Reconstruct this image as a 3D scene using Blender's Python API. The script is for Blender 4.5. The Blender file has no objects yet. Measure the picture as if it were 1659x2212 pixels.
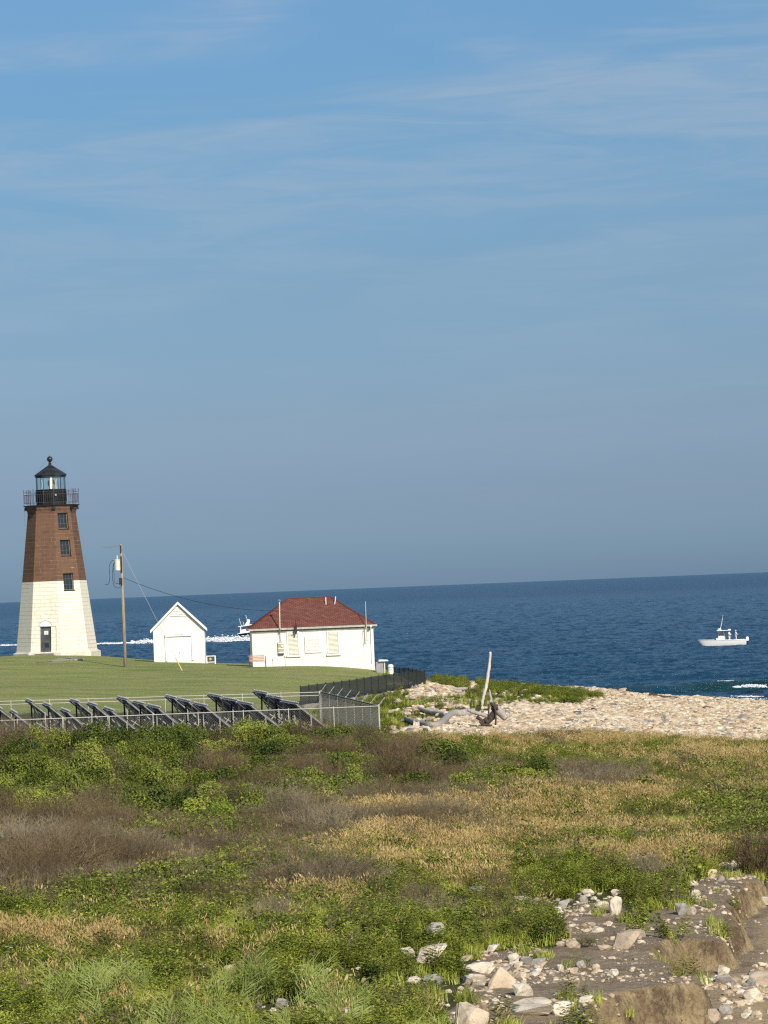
import bpy, bmesh, math, random
import numpy as np
from mathutils import Vector, Matrix

random.seed(7)
rng = np.random.default_rng(11)
SC = bpy.context.scene
COL = SC.collection
R = math.radians

# ------------------------------------------------------------------ camera
F = 7680.0                       # focal length in units of a 1659 x 2212 picture
CX, CY = 829.5, 1106.0
CAMZ = 11.6                      # metres over the sea
ROLL = R(2.28)
PITCH = math.atan(161.4 / F)
cam_d = bpy.data.cameras.new('camera')
cam = bpy.data.objects.new('camera', cam_d)
COL.objects.link(cam)
cam_d.sensor_fit = 'VERTICAL'
cam_d.sensor_height = 24.0
cam_d.sensor_width = 18.0
cam_d.lens = 24.0 * F / 2212.0
cam_d.clip_start = 1.0
cam_d.clip_end = 120000.0
M = Matrix.Rotation(math.pi / 2 + PITCH, 4, 'X') @ Matrix.Rotation(-ROLL, 4, 'Z')
cam.matrix_world = Matrix.Translation((0, 0, CAMZ)) @ M
SC.camera = cam
M3 = np.array(M.to_3x3())

# ------------------------------------------------------------------ light
SUN_EL, SUN_AZ = R(31), R(24)     # azimuth: to the right of straight behind the camera
sd = Vector((math.sin(SUN_AZ) * math.cos(SUN_EL), -math.cos(SUN_AZ) * math.cos(SUN_EL), math.sin(SUN_EL)))
sun_d = bpy.data.lights.new('sun', 'SUN')
sun_d.energy = 4.4
sun_d.angle = R(0.5)
sun_d.color = (1.0, 0.91, 0.79)
sun = bpy.data.objects.new('sun', sun_d)
COL.objects.link(sun)
sun.rotation_euler = sd.to_track_quat('Z', 'Y').to_euler()
sun.location = (0, -50, 80)

W = bpy.data.worlds.new('World')
SC.world = W
W.use_nodes = True
wt = W.node_tree
wt.nodes.clear()


class NT:
    """small helper for node trees"""
    def __init__(s, t):
        s.t = t

    def n(s, typ, **kw):
        nd = s.t.nodes.new(typ)
        for k, v in kw.items():
            if k == 'inp':
                for i, x in v.items():
                    nd.inputs[i].default_value = x
            else:
                setattr(nd, k, v)
        return nd

    def l(s, a, b):
        s.t.links.new(a, b)

    def out(s, x, i=0):
        return x.outputs[i] if hasattr(x, 'outputs') else x

    def math(s, op, a, b=None, c=None, clamp=False):
        nd = s.n('ShaderNodeMath', operation=op, use_clamp=clamp)
        for i, v in enumerate((a, b, c)):
            if v is None:
                continue
            if isinstance(v, (int, float)):
                nd.inputs[i].default_value = v
            else:
                s.l(s.out(v), nd.inputs[i])
        return nd.outputs[0]

    def mix(s, f, a, b, blend='MIX'):
        nd = s.n('ShaderNodeMix', data_type='RGBA', blend_type=blend)
        for i, v in ((0, f), (6, a), (7, b)):
            if isinstance(v, (int, float)):
                nd.inputs[i].default_value = v
            elif isinstance(v, (tuple, list)):
                nd.inputs[i].default_value = (*v, 1) if len(v) == 3 else v
            else:
                s.l(s.out(v), nd.inputs[i])
        return nd.outputs[2]

    def ramp(s, f, stops, interp='LINEAR'):
        nd = s.n('ShaderNodeValToRGB')
        r = nd.color_ramp
        r.interpolation = interp
        while len(r.elements) < len(stops):
            r.elements.new(0.5)
        for e, (p, c) in zip(r.elements, stops):
            e.position = p
            e.color = (*c, 1) if isinstance(c, (tuple, list)) else (c, c, c, 1)
        s.l(s.out(f), nd.inputs[0])
        return nd.outputs[0]

    def noise(s, vec, scale, detail=4, rough=0.5, dist=0.0):
        nd = s.n('ShaderNodeTexNoise', inp={'Scale': scale, 'Detail': detail, 'Roughness': rough, 'Distortion': dist})
        if vec is not None:
            s.l(s.out(vec), nd.inputs['Vector'])
        return nd.outputs[0]

    def mapping(s, vec, scale=(1, 1, 1), rot=(0, 0, 0), loc=(0, 0, 0)):
        nd = s.n('ShaderNodeMapping')
        nd.inputs['Scale'].default_value = scale
        nd.inputs['Rotation'].default_value = rot
        nd.inputs['Location'].default_value = loc
        s.l(s.out(vec), nd.inputs[0])
        return nd.outputs[0]


w = NT(wt)
sky = w.n('ShaderNodeTexSky', sky_type='NISHITA', sun_disc=False)
sky.sun_elevation = SUN_EL
sky.sun_rotation = math.pi - SUN_AZ
sky.altitude = 0
sky.air_density = 1.0
sky.dust_density = 1.0
sky.ozone_density = 1.6
tc = w.n('ShaderNodeTexCoord')
sep = w.n('ShaderNodeSeparateXYZ')
w.l(tc.outputs['Generated'], sep.inputs[0])
# clear blue air over a grey-blue marine layer (tints the physical sky by elevation)
el = w.math('MULTIPLY', sep.outputs[2], 3.0, clamp=True)
SKY_TINT = [(0.0, (0.50, 0.755, 1.30)), (0.03, (0.455, 0.695, 1.21)), (0.073, (0.425, 0.588, 1.02)), (0.14, (0.425, 0.552, 0.86)),
            (0.258, (0.435, 0.577, 0.785)), (0.376, (0.43, 0.635, 0.83)), (0.49, (0.50, 0.71, 0.90)), (1.0, (0.8, 0.9, 1.1))]
tint = w.ramp(el, SKY_TINT)
col = w.mix(1.0, sky, tint, 'MULTIPLY')
# thin cirrus in long streaks rising to the right
mp = w.mapping(tc.outputs['Generated'], scale=(5.0, 5.0, 34.0), rot=(0, R(-7.0), 0), loc=(0.4, 0, 0.3))
n1 = w.noise(mp, 1.0, 5, 0.5, 0.7)
mp2 = w.mapping(tc.outputs['Generated'], scale=(16.0, 16.0, 130.0), rot=(0, R(-8.0), 0), loc=(2.1, 0, 0.7))
n2 = w.noise(mp2, 1.0, 6, 0.62, 0.8)
c1 = w.ramp(n1, [(0.42, 0.0), (0.58, 1.0)], 'EASE')
c2 = w.ramp(n2, [(0.38, 0.25), (0.62, 1.0)])
cl = w.math('MULTIPLY', c1, c2)
elf = w.ramp(el, [(0.03, 0.03), (0.16, 0.22), (0.28, 0.5), (0.40, 1.0)])
cl = w.math('MULTIPLY', w.math('MULTIPLY', cl, elf), 0.56)
col = w.mix(cl, col, (3.7, 4.7, 5.9))
bg = w.n('ShaderNodeBackground', inp={'Strength': 0.091})
w.l(col, bg.inputs[0])
wo = w.n('ShaderNodeOutputWorld')
w.l(bg.outputs[0], wo.inputs[0])

SC.view_settings.view_transform = 'Standard'
SC.view_settings.look = 'None'
SC.view_settings.exposure = 0.14
SC.view_settings.gamma = 1.0
SC.view_settings.use_curve_mapping = False
SC.render.engine = 'CYCLES'
SC.cycles.max_bounces = 6
SC.cycles.use_denoising = False
SC.cycles.pixel_filter_type = 'BLACKMAN_HARRIS'
SC.cycles.filter_width = 1.25
SC.cycles.transparent_max_bounces = 16


# ------------------------------------------------------------------ picture <-> world
def ray(px, py):
    d = M3 @ np.array(((px - CX) / F, -(py - CY) / F, -1.0))
    return d / d[1]


def P(px, py, D):
    """point seen at picture position (px, py) standing D metres away"""
    d = ray(px, py)
    return Vector((d[0] * D, D, CAMZ + d[2] * D))


def proj(x, y, z):
    v = np.stack([x, y, z - CAMZ], -1) @ M3
    return CX - F * v[..., 0] / v[..., 2], CY + F * v[..., 1] / v[..., 2]


def onz(px, py, z):
    d = ray(px, py)
    D = (z - CAMZ) / d[2]
    return (d[0] * D, D)


# ------------------------------------------------------------------ numpy noise
_H = rng.random((256, 256))


def vnoise(x, y):
    xi, yi = np.floor(x).astype(int), np.floor(y).astype(int)
    fx, fy = x - xi, y - yi
    fx, fy = fx * fx * (3 - 2 * fx), fy * fy * (3 - 2 * fy)
    a = _H[xi % 256, yi % 256]; b = _H[(xi + 1) % 256, yi % 256]
    c = _H[xi % 256, (yi + 1) % 256]; d = _H[(xi + 1) % 256, (yi + 1) % 256]
    return (a * (1 - fx) + b * fx) * (1 - fy) + (c * (1 - fx) + d * fx) * fy


def fbm(x, y, o=4):
    s, a, t = 0, 1.0, 0
    for i in range(o):
        s = s + a * vnoise(x * 2 ** i + 17 * i, y * 2 ** i + 31 * i)
        t += a
        a *= 0.5
    return s / t


def inpoly(px, py, poly):
    r = np.zeros(np.shape(px), bool)
    n = len(poly)
    for i in range(n):
        x0, y0 = poly[i]; x1, y1 = poly[(i + 1) % n]
        c = ((y0 > py) != (y1 > py))
        xx = (x1 - x0) * (py - y0) / ((y1 - y0) if y1 != y0 else 1e-9) + x0
        r ^= c & (px < xx)
    return r


def polydist(px, py, poly):
    """signed distance, positive inside"""
    dm = np.full(np.shape(px), 1e9)
    n = len(poly)
    for i in range(n):
        x0, y0 = poly[i]; x1, y1 = poly[(i + 1) % n]
        dx, dy = x1 - x0, y1 - y0
        t = np.clip(((px - x0) * dx + (py - y0) * dy) / (dx * dx + dy * dy + 1e-12), 0, 1)
        dm = np.minimum(dm, np.hypot(px - x0 - t * dx, py - y0 - t * dy))
    return np.where(inpoly(px, py, poly), dm, -dm)


def sstep(a, b, x):
    t = np.clip((x - a) / (b - a), 0, 1)
    return t * t * (3 - 2 * t)


# ------------------------------------------------------------------ terrain
ctrl = []
for px, py, D in [
    (0, 1419, 292), (60, 1416, 284), (122, 1416, 284), (210, 1418, 284), (271, 1441, 263), (290, 1425, 286),
    (335, 1430, 275), (445, 1433, 275), (500, 1436, 280), (541, 1441, 264), (680, 1441, 262), (811, 1447, 266),
    (0, 1510, 208), (200, 1511, 208), (400, 1504, 212), (560, 1497, 216), (650, 1500, 222), (0, 1462, 245), (300, 1468, 242),
    (520, 1462, 244), (665, 1520, 212), (758, 1506, 224), (885, 1486, 240), (918, 1483, 243), (845, 1461, 258),
    (1000, 1476, 260), (1060, 1479, 262), (1190, 1486, 262), (1300, 1492, 262), (1400, 1504, 262), (1500, 1509, 262),
    (1659, 1518, 262), (1750, 1524, 262), (1659, 1612, 176), (1300, 1590, 178), (900, 1590, 172), (1659, 1560, 215),
    (1500, 1550, 215), (1300, 1540, 215), (1000, 1530, 215), (1000, 1500, 240), (1100, 1560, 192), (1850, 1615, 176), (1950, 1540, 262)]:
    p = P(px, py, D)
    ctrl.append((p.x, p.y, p.z))
for px, D, g in [(0, 190, 7.0), (300, 190, 7.0), (600, 190, 7.05), (690, 190, 7.15), (0, 170, 7.25), (300, 170, 7.25), (600, 170, 7.3), (820, 168, 7.3),
                 (0, 150, 7.35), (400, 150, 7.4), (800, 150, 7.45), (1200, 150, 7.9), (1659, 150, 8.2),
                 (0, 120, 7.4), (500, 120, 7.5), (1000, 120, 7.5), (1400, 120, 7.7), (1800, 120, 7.9),
                 (0, 100, 7.25), (500, 100, 7.3), (1000, 100, 7.4), (1500, 100, 7.5), (1800, 100, 7.6),
                 (0, 80, 7.05), (500, 80, 7.1), (1000, 80, 7.3), (1500, 80, 7.5),
                 (0, 60, 6.9), (500, 60, 6.95), (1000, 60, 7.3), (1300, 60, 7.5), (0, 40, 6.8), (829, 40, 6.9), (1500, 40, 7.4),
                 (-300, 292, 4.6), (-300, 245, 4.9), (-300, 205, 5.7), (-300, 170, 7.2), (-400, 120, 7.3), (-500, 60, 6.9),
                 (-3000, 290, 4.5), (-3000, 150, 7), (4500, 262, 9.8), (4500, 150, 8.9)]:
    ctrl.append(((px - CX) / F * D, D, CAMZ - g))
ctrl = np.array(ctrl)
SY = 0.35
CC = 3.0


def _phi(x, y):
    d = np.sqrt((x[:, None] - ctrl[None, :, 0]) ** 2 + (SY * (y[:, None] - ctrl[None, :, 1])) ** 2 + CC * CC)
    return d


A = _phi(ctrl[:, 0], ctrl[:, 1])
n_ = len(ctrl)
B = np.zeros((n_ + 3, n_ + 3))
B[:n_, :n_] = A + 0.02 * np.eye(n_)
Q = np.stack([np.ones(n_), ctrl[:, 0], ctrl[:, 1]], 1)
B[:n_, n_:] = Q
B[n_:, :n_] = Q.T
SOL = np.linalg.solve(B, np.concatenate([ctrl[:, 2], np.zeros(3)]))

BANKZ = CAMZ - 7.5
bank_px = [(1285, 2180), (1310, 2160), (1400, 2136), (1500, 2116), (1536, 2112), (1545, 2100), (1480, 2096), (1476, 2080), (1440, 2060), (1426, 2045),
           (1489, 2022), (1563, 2022), (1592, 1989), (1582, 1955), (1606, 1915), (1653, 1889), (1720, 1850)]
LOW = [(2.4, 40), (3.4, 55)] + [onz(a, b, BANKZ) for a, b in bank_px] + [(15.0, 125), (24, 150), (60, 160), (200, 150), (200, 40)]


def height(x, y):
    x = np.atleast_1d(np.asarray(x, float)); y = np.atleast_1d(np.asarray(y, float))
    z = np.empty(len(x))
    for i in range(0, len(x), 60000):
        s = slice(i, i + 60000)
        z[s] = _phi(x[s], y[s]) @ SOL[:n_] + SOL[n_] + SOL[n_ + 1] * x[s] + SOL[n_ + 2] * y[s]
    z = np.clip(z, 1.5, 8.0)
    # mounds in the heath
    m = sstep(55, 90, y) * (1 - sstep(150, 166, y))
    z += m * 0.75 * (fbm(x / 5.0 + 3, y / 8.0, 3) - 0.5)
    near = 1 - sstep(176, 190, y)
    z += near * (0.07 * (fbm(x * 1.3, y * 1.3 + 9, 3) - 0.5) + np.where(y < 110, 0.05, 0) * (fbm(x * 5, y * 5 + 9, 3) - 0.5))
    # sea bluff behind the lawn and the beach crest
    dc = np.interp(x, [-1.6, 0.1, 4.5], [293, 266, 264])
    z -= np.clip(y - dc, 0, 60) * 0.42
    # eroded bank towards the lower beach
    k = (y < 165) & (x > -2)
    if k.any():
        xs, ys = x[k], y[k]
        d = polydist(xs, ys, LOW)
        j = 0.60 * (fbm(xs * 0.9 + 5, ys * 0.9, 2) - 0.5) + 0.12 * (fbm(xs * 2.6, ys * 2.6 + 7, 2) - 0.5)
        d = d + j + 0.12
        low = 2.80 + 0.50 * sstep(65.5, 68.5, ys) * (1 - sstep(0.9, 3.4, d)) + 0.10 * (fbm(xs * .5, ys * .5 + 3, 3) - .5) + np.clip((ys - 100) / 60, 0, 1) * 0.1
        fade = sstep(118, 150, ys)
        s = sstep(-0.12, 0.10, d) * 0.20 + sstep(0.02, 0.30, d) * 0.66 + sstep(0.3, 1.6, d) * 0.14
        s = s * (1 - fade) + sstep(-4, 8, d) * fade
        z[k] = z[k] * (1 - s) + np.minimum(low, z[k]) * s
    return np.maximum(z, -3.0)


def H(x, y):
    return float(height([x], [y])[0])


_DS = np.concatenate([np.arange(40, 130, 0.15), np.arange(130, 300, 0.4)])


def ground(px, py):
    d = ray(px, py)
    x = d[0] * _DS; z = CAMZ + d[2] * _DS
    h = height(x, _DS)
    k = np.nonzero(z < h)[0]
    i = k[0] if len(k) else len(_DS) - 1
    return Vector((x[i], _DS[i], h[i]))


# ------------------------------------------------------------------ mesh helpers
def mk(name, verts, faces, mat, parent=None, loc=None, smooth=False):
    me = bpy.data.meshes.new(name)
    me.from_pydata([tuple(v) for v in verts], [], [tuple(f) for f in faces])
    if mat is not None:
        for m_ in (mat if isinstance(mat, (list, tuple)) else [mat]):
            me.materials.append(m_)
    if smooth:
        me.polygons.foreach_set('use_smooth', [True] * len(me.polygons))
    me.update()
    o = bpy.data.objects.new(name, me)
    COL.objects.link(o)
    if parent:
        o.parent = parent
    if loc is not None:
        o.location = loc
    return o


def grid_mesh(name, X, Y, Z, mat):
    r, c = X.shape
    v = np.stack([X, Y, Z], -1).reshape(-1, 3).astype(np.float32)
    i = np.arange(r * c).reshape(r, c)
    q = np.stack([i[:-1, :-1], i[:-1, 1:], i[1:, 1:], i[1:, :-1]], -1).reshape(-1, 4)
    me = bpy.data.meshes.new(name)
    me.vertices.add(len(v)); me.vertices.foreach_set('co', v.ravel())
    me.loops.add(q.size); me.loops.foreach_set('vertex_index', q.ravel().astype(np.int32))
    me.polygons.add(len(q))
    me.polygons.foreach_set('loop_start', (np.arange(len(q)) * 4).astype(np.int32))
    me.polygons.foreach_set('loop_total', np.full(len(q), 4, np.int32))
    me.polygons.foreach_set('use_smooth', np.ones(len(q), bool))
    me.materials.append(mat)
    me.update(calc_edges=True)
    o = bpy.data.objects.new(name, me)
    COL.objects.link(o)
    return o


def smooth(pts, k=5):
    pts = [Vector(p) for p in pts]; out = []
    for i in range(len(pts) - 1):
        p0 = pts[max(i - 1, 0)]; p1 = pts[i]; p2 = pts[i + 1]; p3 = pts[min(i + 2, len(pts) - 1)]
        for j in range(k):
            t = j / k
            out.append(0.5 * ((2 * p1) + (p2 - p0) * t + (2 * p0 - 5 * p1 + 4 * p2 - p3) * t * t + (3 * p1 - p0 - 3 * p2 + p3) * t ** 3))
    return out + [pts[-1]]


class MB:
    """collects primitives into one mesh"""
    def __init__(s):
        s.v = []; s.f = []

    def add(s, v, f):
        b = len(s.v)
        s.v += [Vector(a) for a in v]
        s.f += [tuple(i + b for i in q) for q in f]
        return s

    def box(s, c, d, rot=None):
        x, y, z = d[0] / 2, d[1] / 2, d[2] / 2
        v = [Vector((a * x, b * y, e * z)) for a in (-1, 1) for b in (-1, 1) for e in (-1, 1)]
        if rot is not None:
            v = [rot @ a for a in v]
        v = [a + Vector(c) for a in v]
        return s.add(v, [(0, 1, 3, 2), (4, 6, 7, 5), (0, 4, 5, 1), (2, 3, 7, 6), (0, 2, 6, 4), (1, 5, 7, 3)])

    def tube(s, pts, rad, n=8, cap=True):
        pts = [Vector(p) for p in pts]
        if isinstance(rad, (int, float)):
            rad = [rad] * len(pts)
        rings = []
        up = Vector((0, 0, 1))
        for i, p in enumerate(pts):
            t = (pts[min(i + 1, len(pts) - 1)] - pts[max(i - 1, 0)]).normalized()
            u = t.cross(up)
            if u.length < 0.05:
                u = t.cross(Vector((1, 0, 0)))
            u.normalize()
            w_ = t.cross(u).normalized()
            rings.append([p + (u * math.cos(2 * math.pi * k / n) + w_ * math.sin(2 * math.pi * k / n)) * rad[i] for k in range(n)])
        v = [a for r in rings for a in r]
        f = [(i * n + k, i * n + (k + 1) % n, (i + 1) * n + (k + 1) % n, (i + 1) * n + k) for i in range(len(pts) - 1) for k in range(n)]
        if cap:
            f.append(tuple(range(n)))
            f.append(tuple((len(pts) - 1) * n + k for k in reversed(range(n))))
        return s.add(v, f)

    def lathe(s, prof, n=24, c=(0, 0, 0), ph=0.0):
        """prof: list of (radius, z)"""
        v = []; f = []
        for r_, z in prof:
            for k in range(n):
                a = 2 * math.pi * k / n + ph
                v.append((c[0] + r_ * math.cos(a), c[1] + r_ * math.sin(a), c[2] + z))
        for i in range(len(prof) - 1):
            for k in range(n):
                f.append((i * n + k, i * n + (k + 1) % n, (i + 1) * n + (k + 1) % n, (i + 1) * n + k))
        if prof[0][0] > 1e-4:
            f.append(tuple(reversed(range(n))))
        if prof[-1][0] > 1e-4:
            f.append(tuple((len(prof) - 1) * n + k for k in range(n)))
        return s.add(v, f)

    def prism(s, poly, y0, y1):
        """poly in XZ extruded along Y"""
        n = len(poly)
        v = [(a, y0, b) for a, b in poly] + [(a, y1, b) for a, b in poly]
        f = [tuple(range(n)), tuple(reversed(range(n, 2 * n)))] + [(i, i + n, (i + 1) % n + n, (i + 1) % n) for i in range(n)]
        return s.add(v, f)

    def build(s, name, mat, parent=None, loc=None, smooth=False):
        o = mk(name, s.v, s.f, mat, parent, loc, smooth)
        bm = bmesh.new(); bm.from_mesh(o.data)
        bmesh.ops.recalc_face_normals(bm, faces=bm.faces)
        bm.to_mesh(o.data); bm.free()
        return o


def tag(o, label=None, cat=None, group=None, kind=None):
    if label: o['label'] = label
    if cat: o['category'] = cat
    if group: o['group'] = group
    if kind: o['kind'] = kind
    return o


def empty(name, loc, rz=0.0):
    o = bpy.data.objects.new(name, None)
    COL.objects.link(o)
    o.empty_display_size = 0.2
    o.location = loc
    o.rotation_euler = (0, 0, rz)
    return o


def copy_tree(o, parent=None):
    c = o.copy()
    COL.objects.link(c)
    c.parent = parent
    for ch in list(o.children):
        copy_tree(ch, c)
    return c


# ------------------------------------------------------------------ materials
def mat(name, color=(0.5, 0.5, 0.5), rough=0.7, metal=0.0, var=0.0, vscale=3.0, bump=0.0, bscale=20.0, spec=0.3):
    m = bpy.data.materials.new(name)
    m.use_nodes = True
    t = NT(m.node_tree)
    b = m.node_tree.nodes['Principled BSDF']
    b.inputs['Roughness'].default_value = rough
    b.inputs['Metallic'].default_value = metal
    b.inputs['Specular IOR Level'].default_value = spec
    tc_ = t.n('ShaderNodeTexCoord')
    if var > 0:
        n = t.noise(tc_.outputs['Object'], vscale, 6, 0.6)
        lo = tuple(max(0, c * (1 - var)) for c in color)
        hi = tuple(min(1, c * (1 + var)) for c in color)
        t.l(t.ramp(n, [(0.3, lo), (0.7, hi)]), b.inputs['Base Color'])
    else:
        b.inputs['Base Color'].default_value = (*color, 1)
    if bump > 0:
        bn = t.n('ShaderNodeBump', inp={'Strength': bump, 'Distance': 0.05})
        t.l(t.noise(tc_.outputs['Object'], bscale, 5), bn.inputs['Height'])
        t.l(bn.outputs[0], b.inputs['Normal'])
    return m


m_white = mat('white_paint', (0.76, 0.75, 0.69), 0.6, var=0.08, vscale=1.3, bump=0.3, bscale=5)
m_trim = mat('white_trim', (0.82, 0.82, 0.80), 0.45, var=0.03)
m_cream = mat('cream_paint', (0.62, 0.60, 0.48), 0.6, var=0.08)
m_gutter = mat('weathered_gutter', (0.42, 0.41, 0.37), 0.5, var=0.25, vscale=4)
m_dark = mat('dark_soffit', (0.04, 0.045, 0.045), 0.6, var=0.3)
m_black = mat('black_iron', (0.018, 0.020, 0.022), 0.45, 0.2, var=0.4, vscale=6)
m_rail = mat('railing_iron', (0.10, 0.075, 0.09), 0.5, 0.1, var=0.3)
m_greymetal = mat('grey_metal', (0.30, 0.31, 0.31), 0.45, 0.5, var=0.2)
m_galv = mat('galvanised_pipe', (0.50, 0.48, 0.41), 0.55, 0.0, var=0.15)
m_winframe = mat('tower_window_frame', (0.13, 0.14, 0.13), 0.5, 0.2, var=0.3)
m_wire = mat('chain_wire', (0.20, 0.20, 0.18), 0.5, 0.3)
m_glassdark = mat('dark_window_glass', (0.02, 0.025, 0.025), 0.08, 0.0, spec=0.8)
m_rust = mat('rusty_iron', (0.055, 0.025, 0.018), 0.8, var=0.5, vscale=8)
m_stone_step = mat('step_stone', (0.20, 0.18, 0.15), 0.9, var=0.3, vscale=5, bump=0.4)
m_concrete = mat('concrete', (0.33, 0.31, 0.27), 0.9, var=0.2, vscale=3, bump=0.2)
m_louver = mat('louver_paint', (0.72, 0.69, 0.56), 0.6, var=0.06, vscale=5)
m_beige = mat('beige_metal', (0.42, 0.39, 0.27), 0.5, var=0.1)
m_panel = mat('solar_cell', (0.012, 0.016, 0.03), 0.2, spec=0.6)
m_panelback = mat('panel_back', (0.14, 0.145, 0.15), 0.5, var=0.4, vscale=3)
m_alu = mat('aluminium_rail', (0.36, 0.35, 0.33), 0.5, 0.2, var=0.3)
m_rackpost = mat('rack_post', (0.42, 0.40, 0.35), 0.5, 0.1, var=0.2)
m_red_letter = mat('faded_red_letters', (0.55, 0.46, 0.42), 0.8)
m_grey_letter = mat('faded_grey_letters', (0.42, 0.42, 0.39), 0.8)
m_sign = mat('sign_board', (0.74, 0.74, 0.68), 0.6, var=0.05)
m_yellow = mat('yellow_guard', (0.62, 0.50, 0.22), 0.5)
m_cable = mat('black_cable', (0.02, 0.025, 0.03), 0.6)
m_guy = mat('guy_steel', (0.45, 0.46, 0.45), 0.4, 0.3)
m_porcelain = mat('porcelain', (0.75, 0.78, 0.8), 0.2)
m_trans = mat('transformer_paint', (0.66, 0.65, 0.55), 0.5, var=0.12, vscale=5)
m_benchwood = mat('bench_wood', (0.45, 0.26, 0.17), 0.8, var=0.25, vscale=10)
m_gel = mat('white_gelcoat', (0.96, 0.95, 0.91), 0.25, var=0.04, spec=0.5)
m_navy = mat('dark_hull_paint', (0.012, 0.016, 0.03), 0.2, spec=0.6)
m_foam = mat('foam', (0.80, 0.83, 0.84), 0.9, var=0.1, vscale=1.5)
m_skin = mat('skin', (0.50, 0.30, 0.21), 0.6)
m_shirt = mat('white_cotton', (0.80, 0.80, 0.80), 0.9)
m_shorts = mat('pale_shorts', (0.62, 0.60, 0.56), 0.9)
m_cap = mat('grey_cap', (0.40, 0.38, 0.38), 0.9)
m_hair = mat('dark_hair', (0.03, 0.02, 0.015), 0.8)
m_engine = mat('outboard_white', (0.8, 0.8, 0.8), 0.3)
m_tint = mat('boat_windshield', (0.05, 0.06, 0.07), 0.1, spec=0.8)


def mat_wood(name, base, warm):
    m = bpy.data.materials.new(name); m.use_nodes = True
    t = NT(m.node_tree); b = m.node_tree.nodes['Principled BSDF']
    tc_ = t.n('ShaderNodeTexCoord')
    n = t.noise(t.mapping(tc_.outputs['Object'], scale=(9, 9, 0.7)), 2.0, 6, 0.65)
    t.l(t.ramp(n, [(0.25, warm), (0.55, base), (0.8, tuple(min(1, c * 1.35) for c in base))]), b.inputs['Base Color'])
    b.inputs['Roughness'].default_value = 0.9
    b.inputs['Specular IOR Level'].default_value = 0.2
    bn = t.n('ShaderNodeBump', inp={'Strength': 0.5, 'Distance': 0.02})
    t.l(n, bn.inputs['Height']); t.l(bn.outputs[0], b.inputs['Normal'])
    return m


m_pole = mat_wood('weathered_pole_wood', (0.34, 0.30, 0.23), (0.13, 0.085, 0.062))
m_drift = mat_wood('bleached_driftwood', (0.40, 0.36, 0.32), (0.20, 0.17, 0.15))
m_driftpale = mat_wood('pale_driftwood', (0.66, 0.58, 0.48), (0.42, 0.36, 0.29))
m_driftdark = mat_wood('dark_driftwood', (0.09, 0.065, 0.05), (0.03, 0.022, 0.02))


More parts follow.
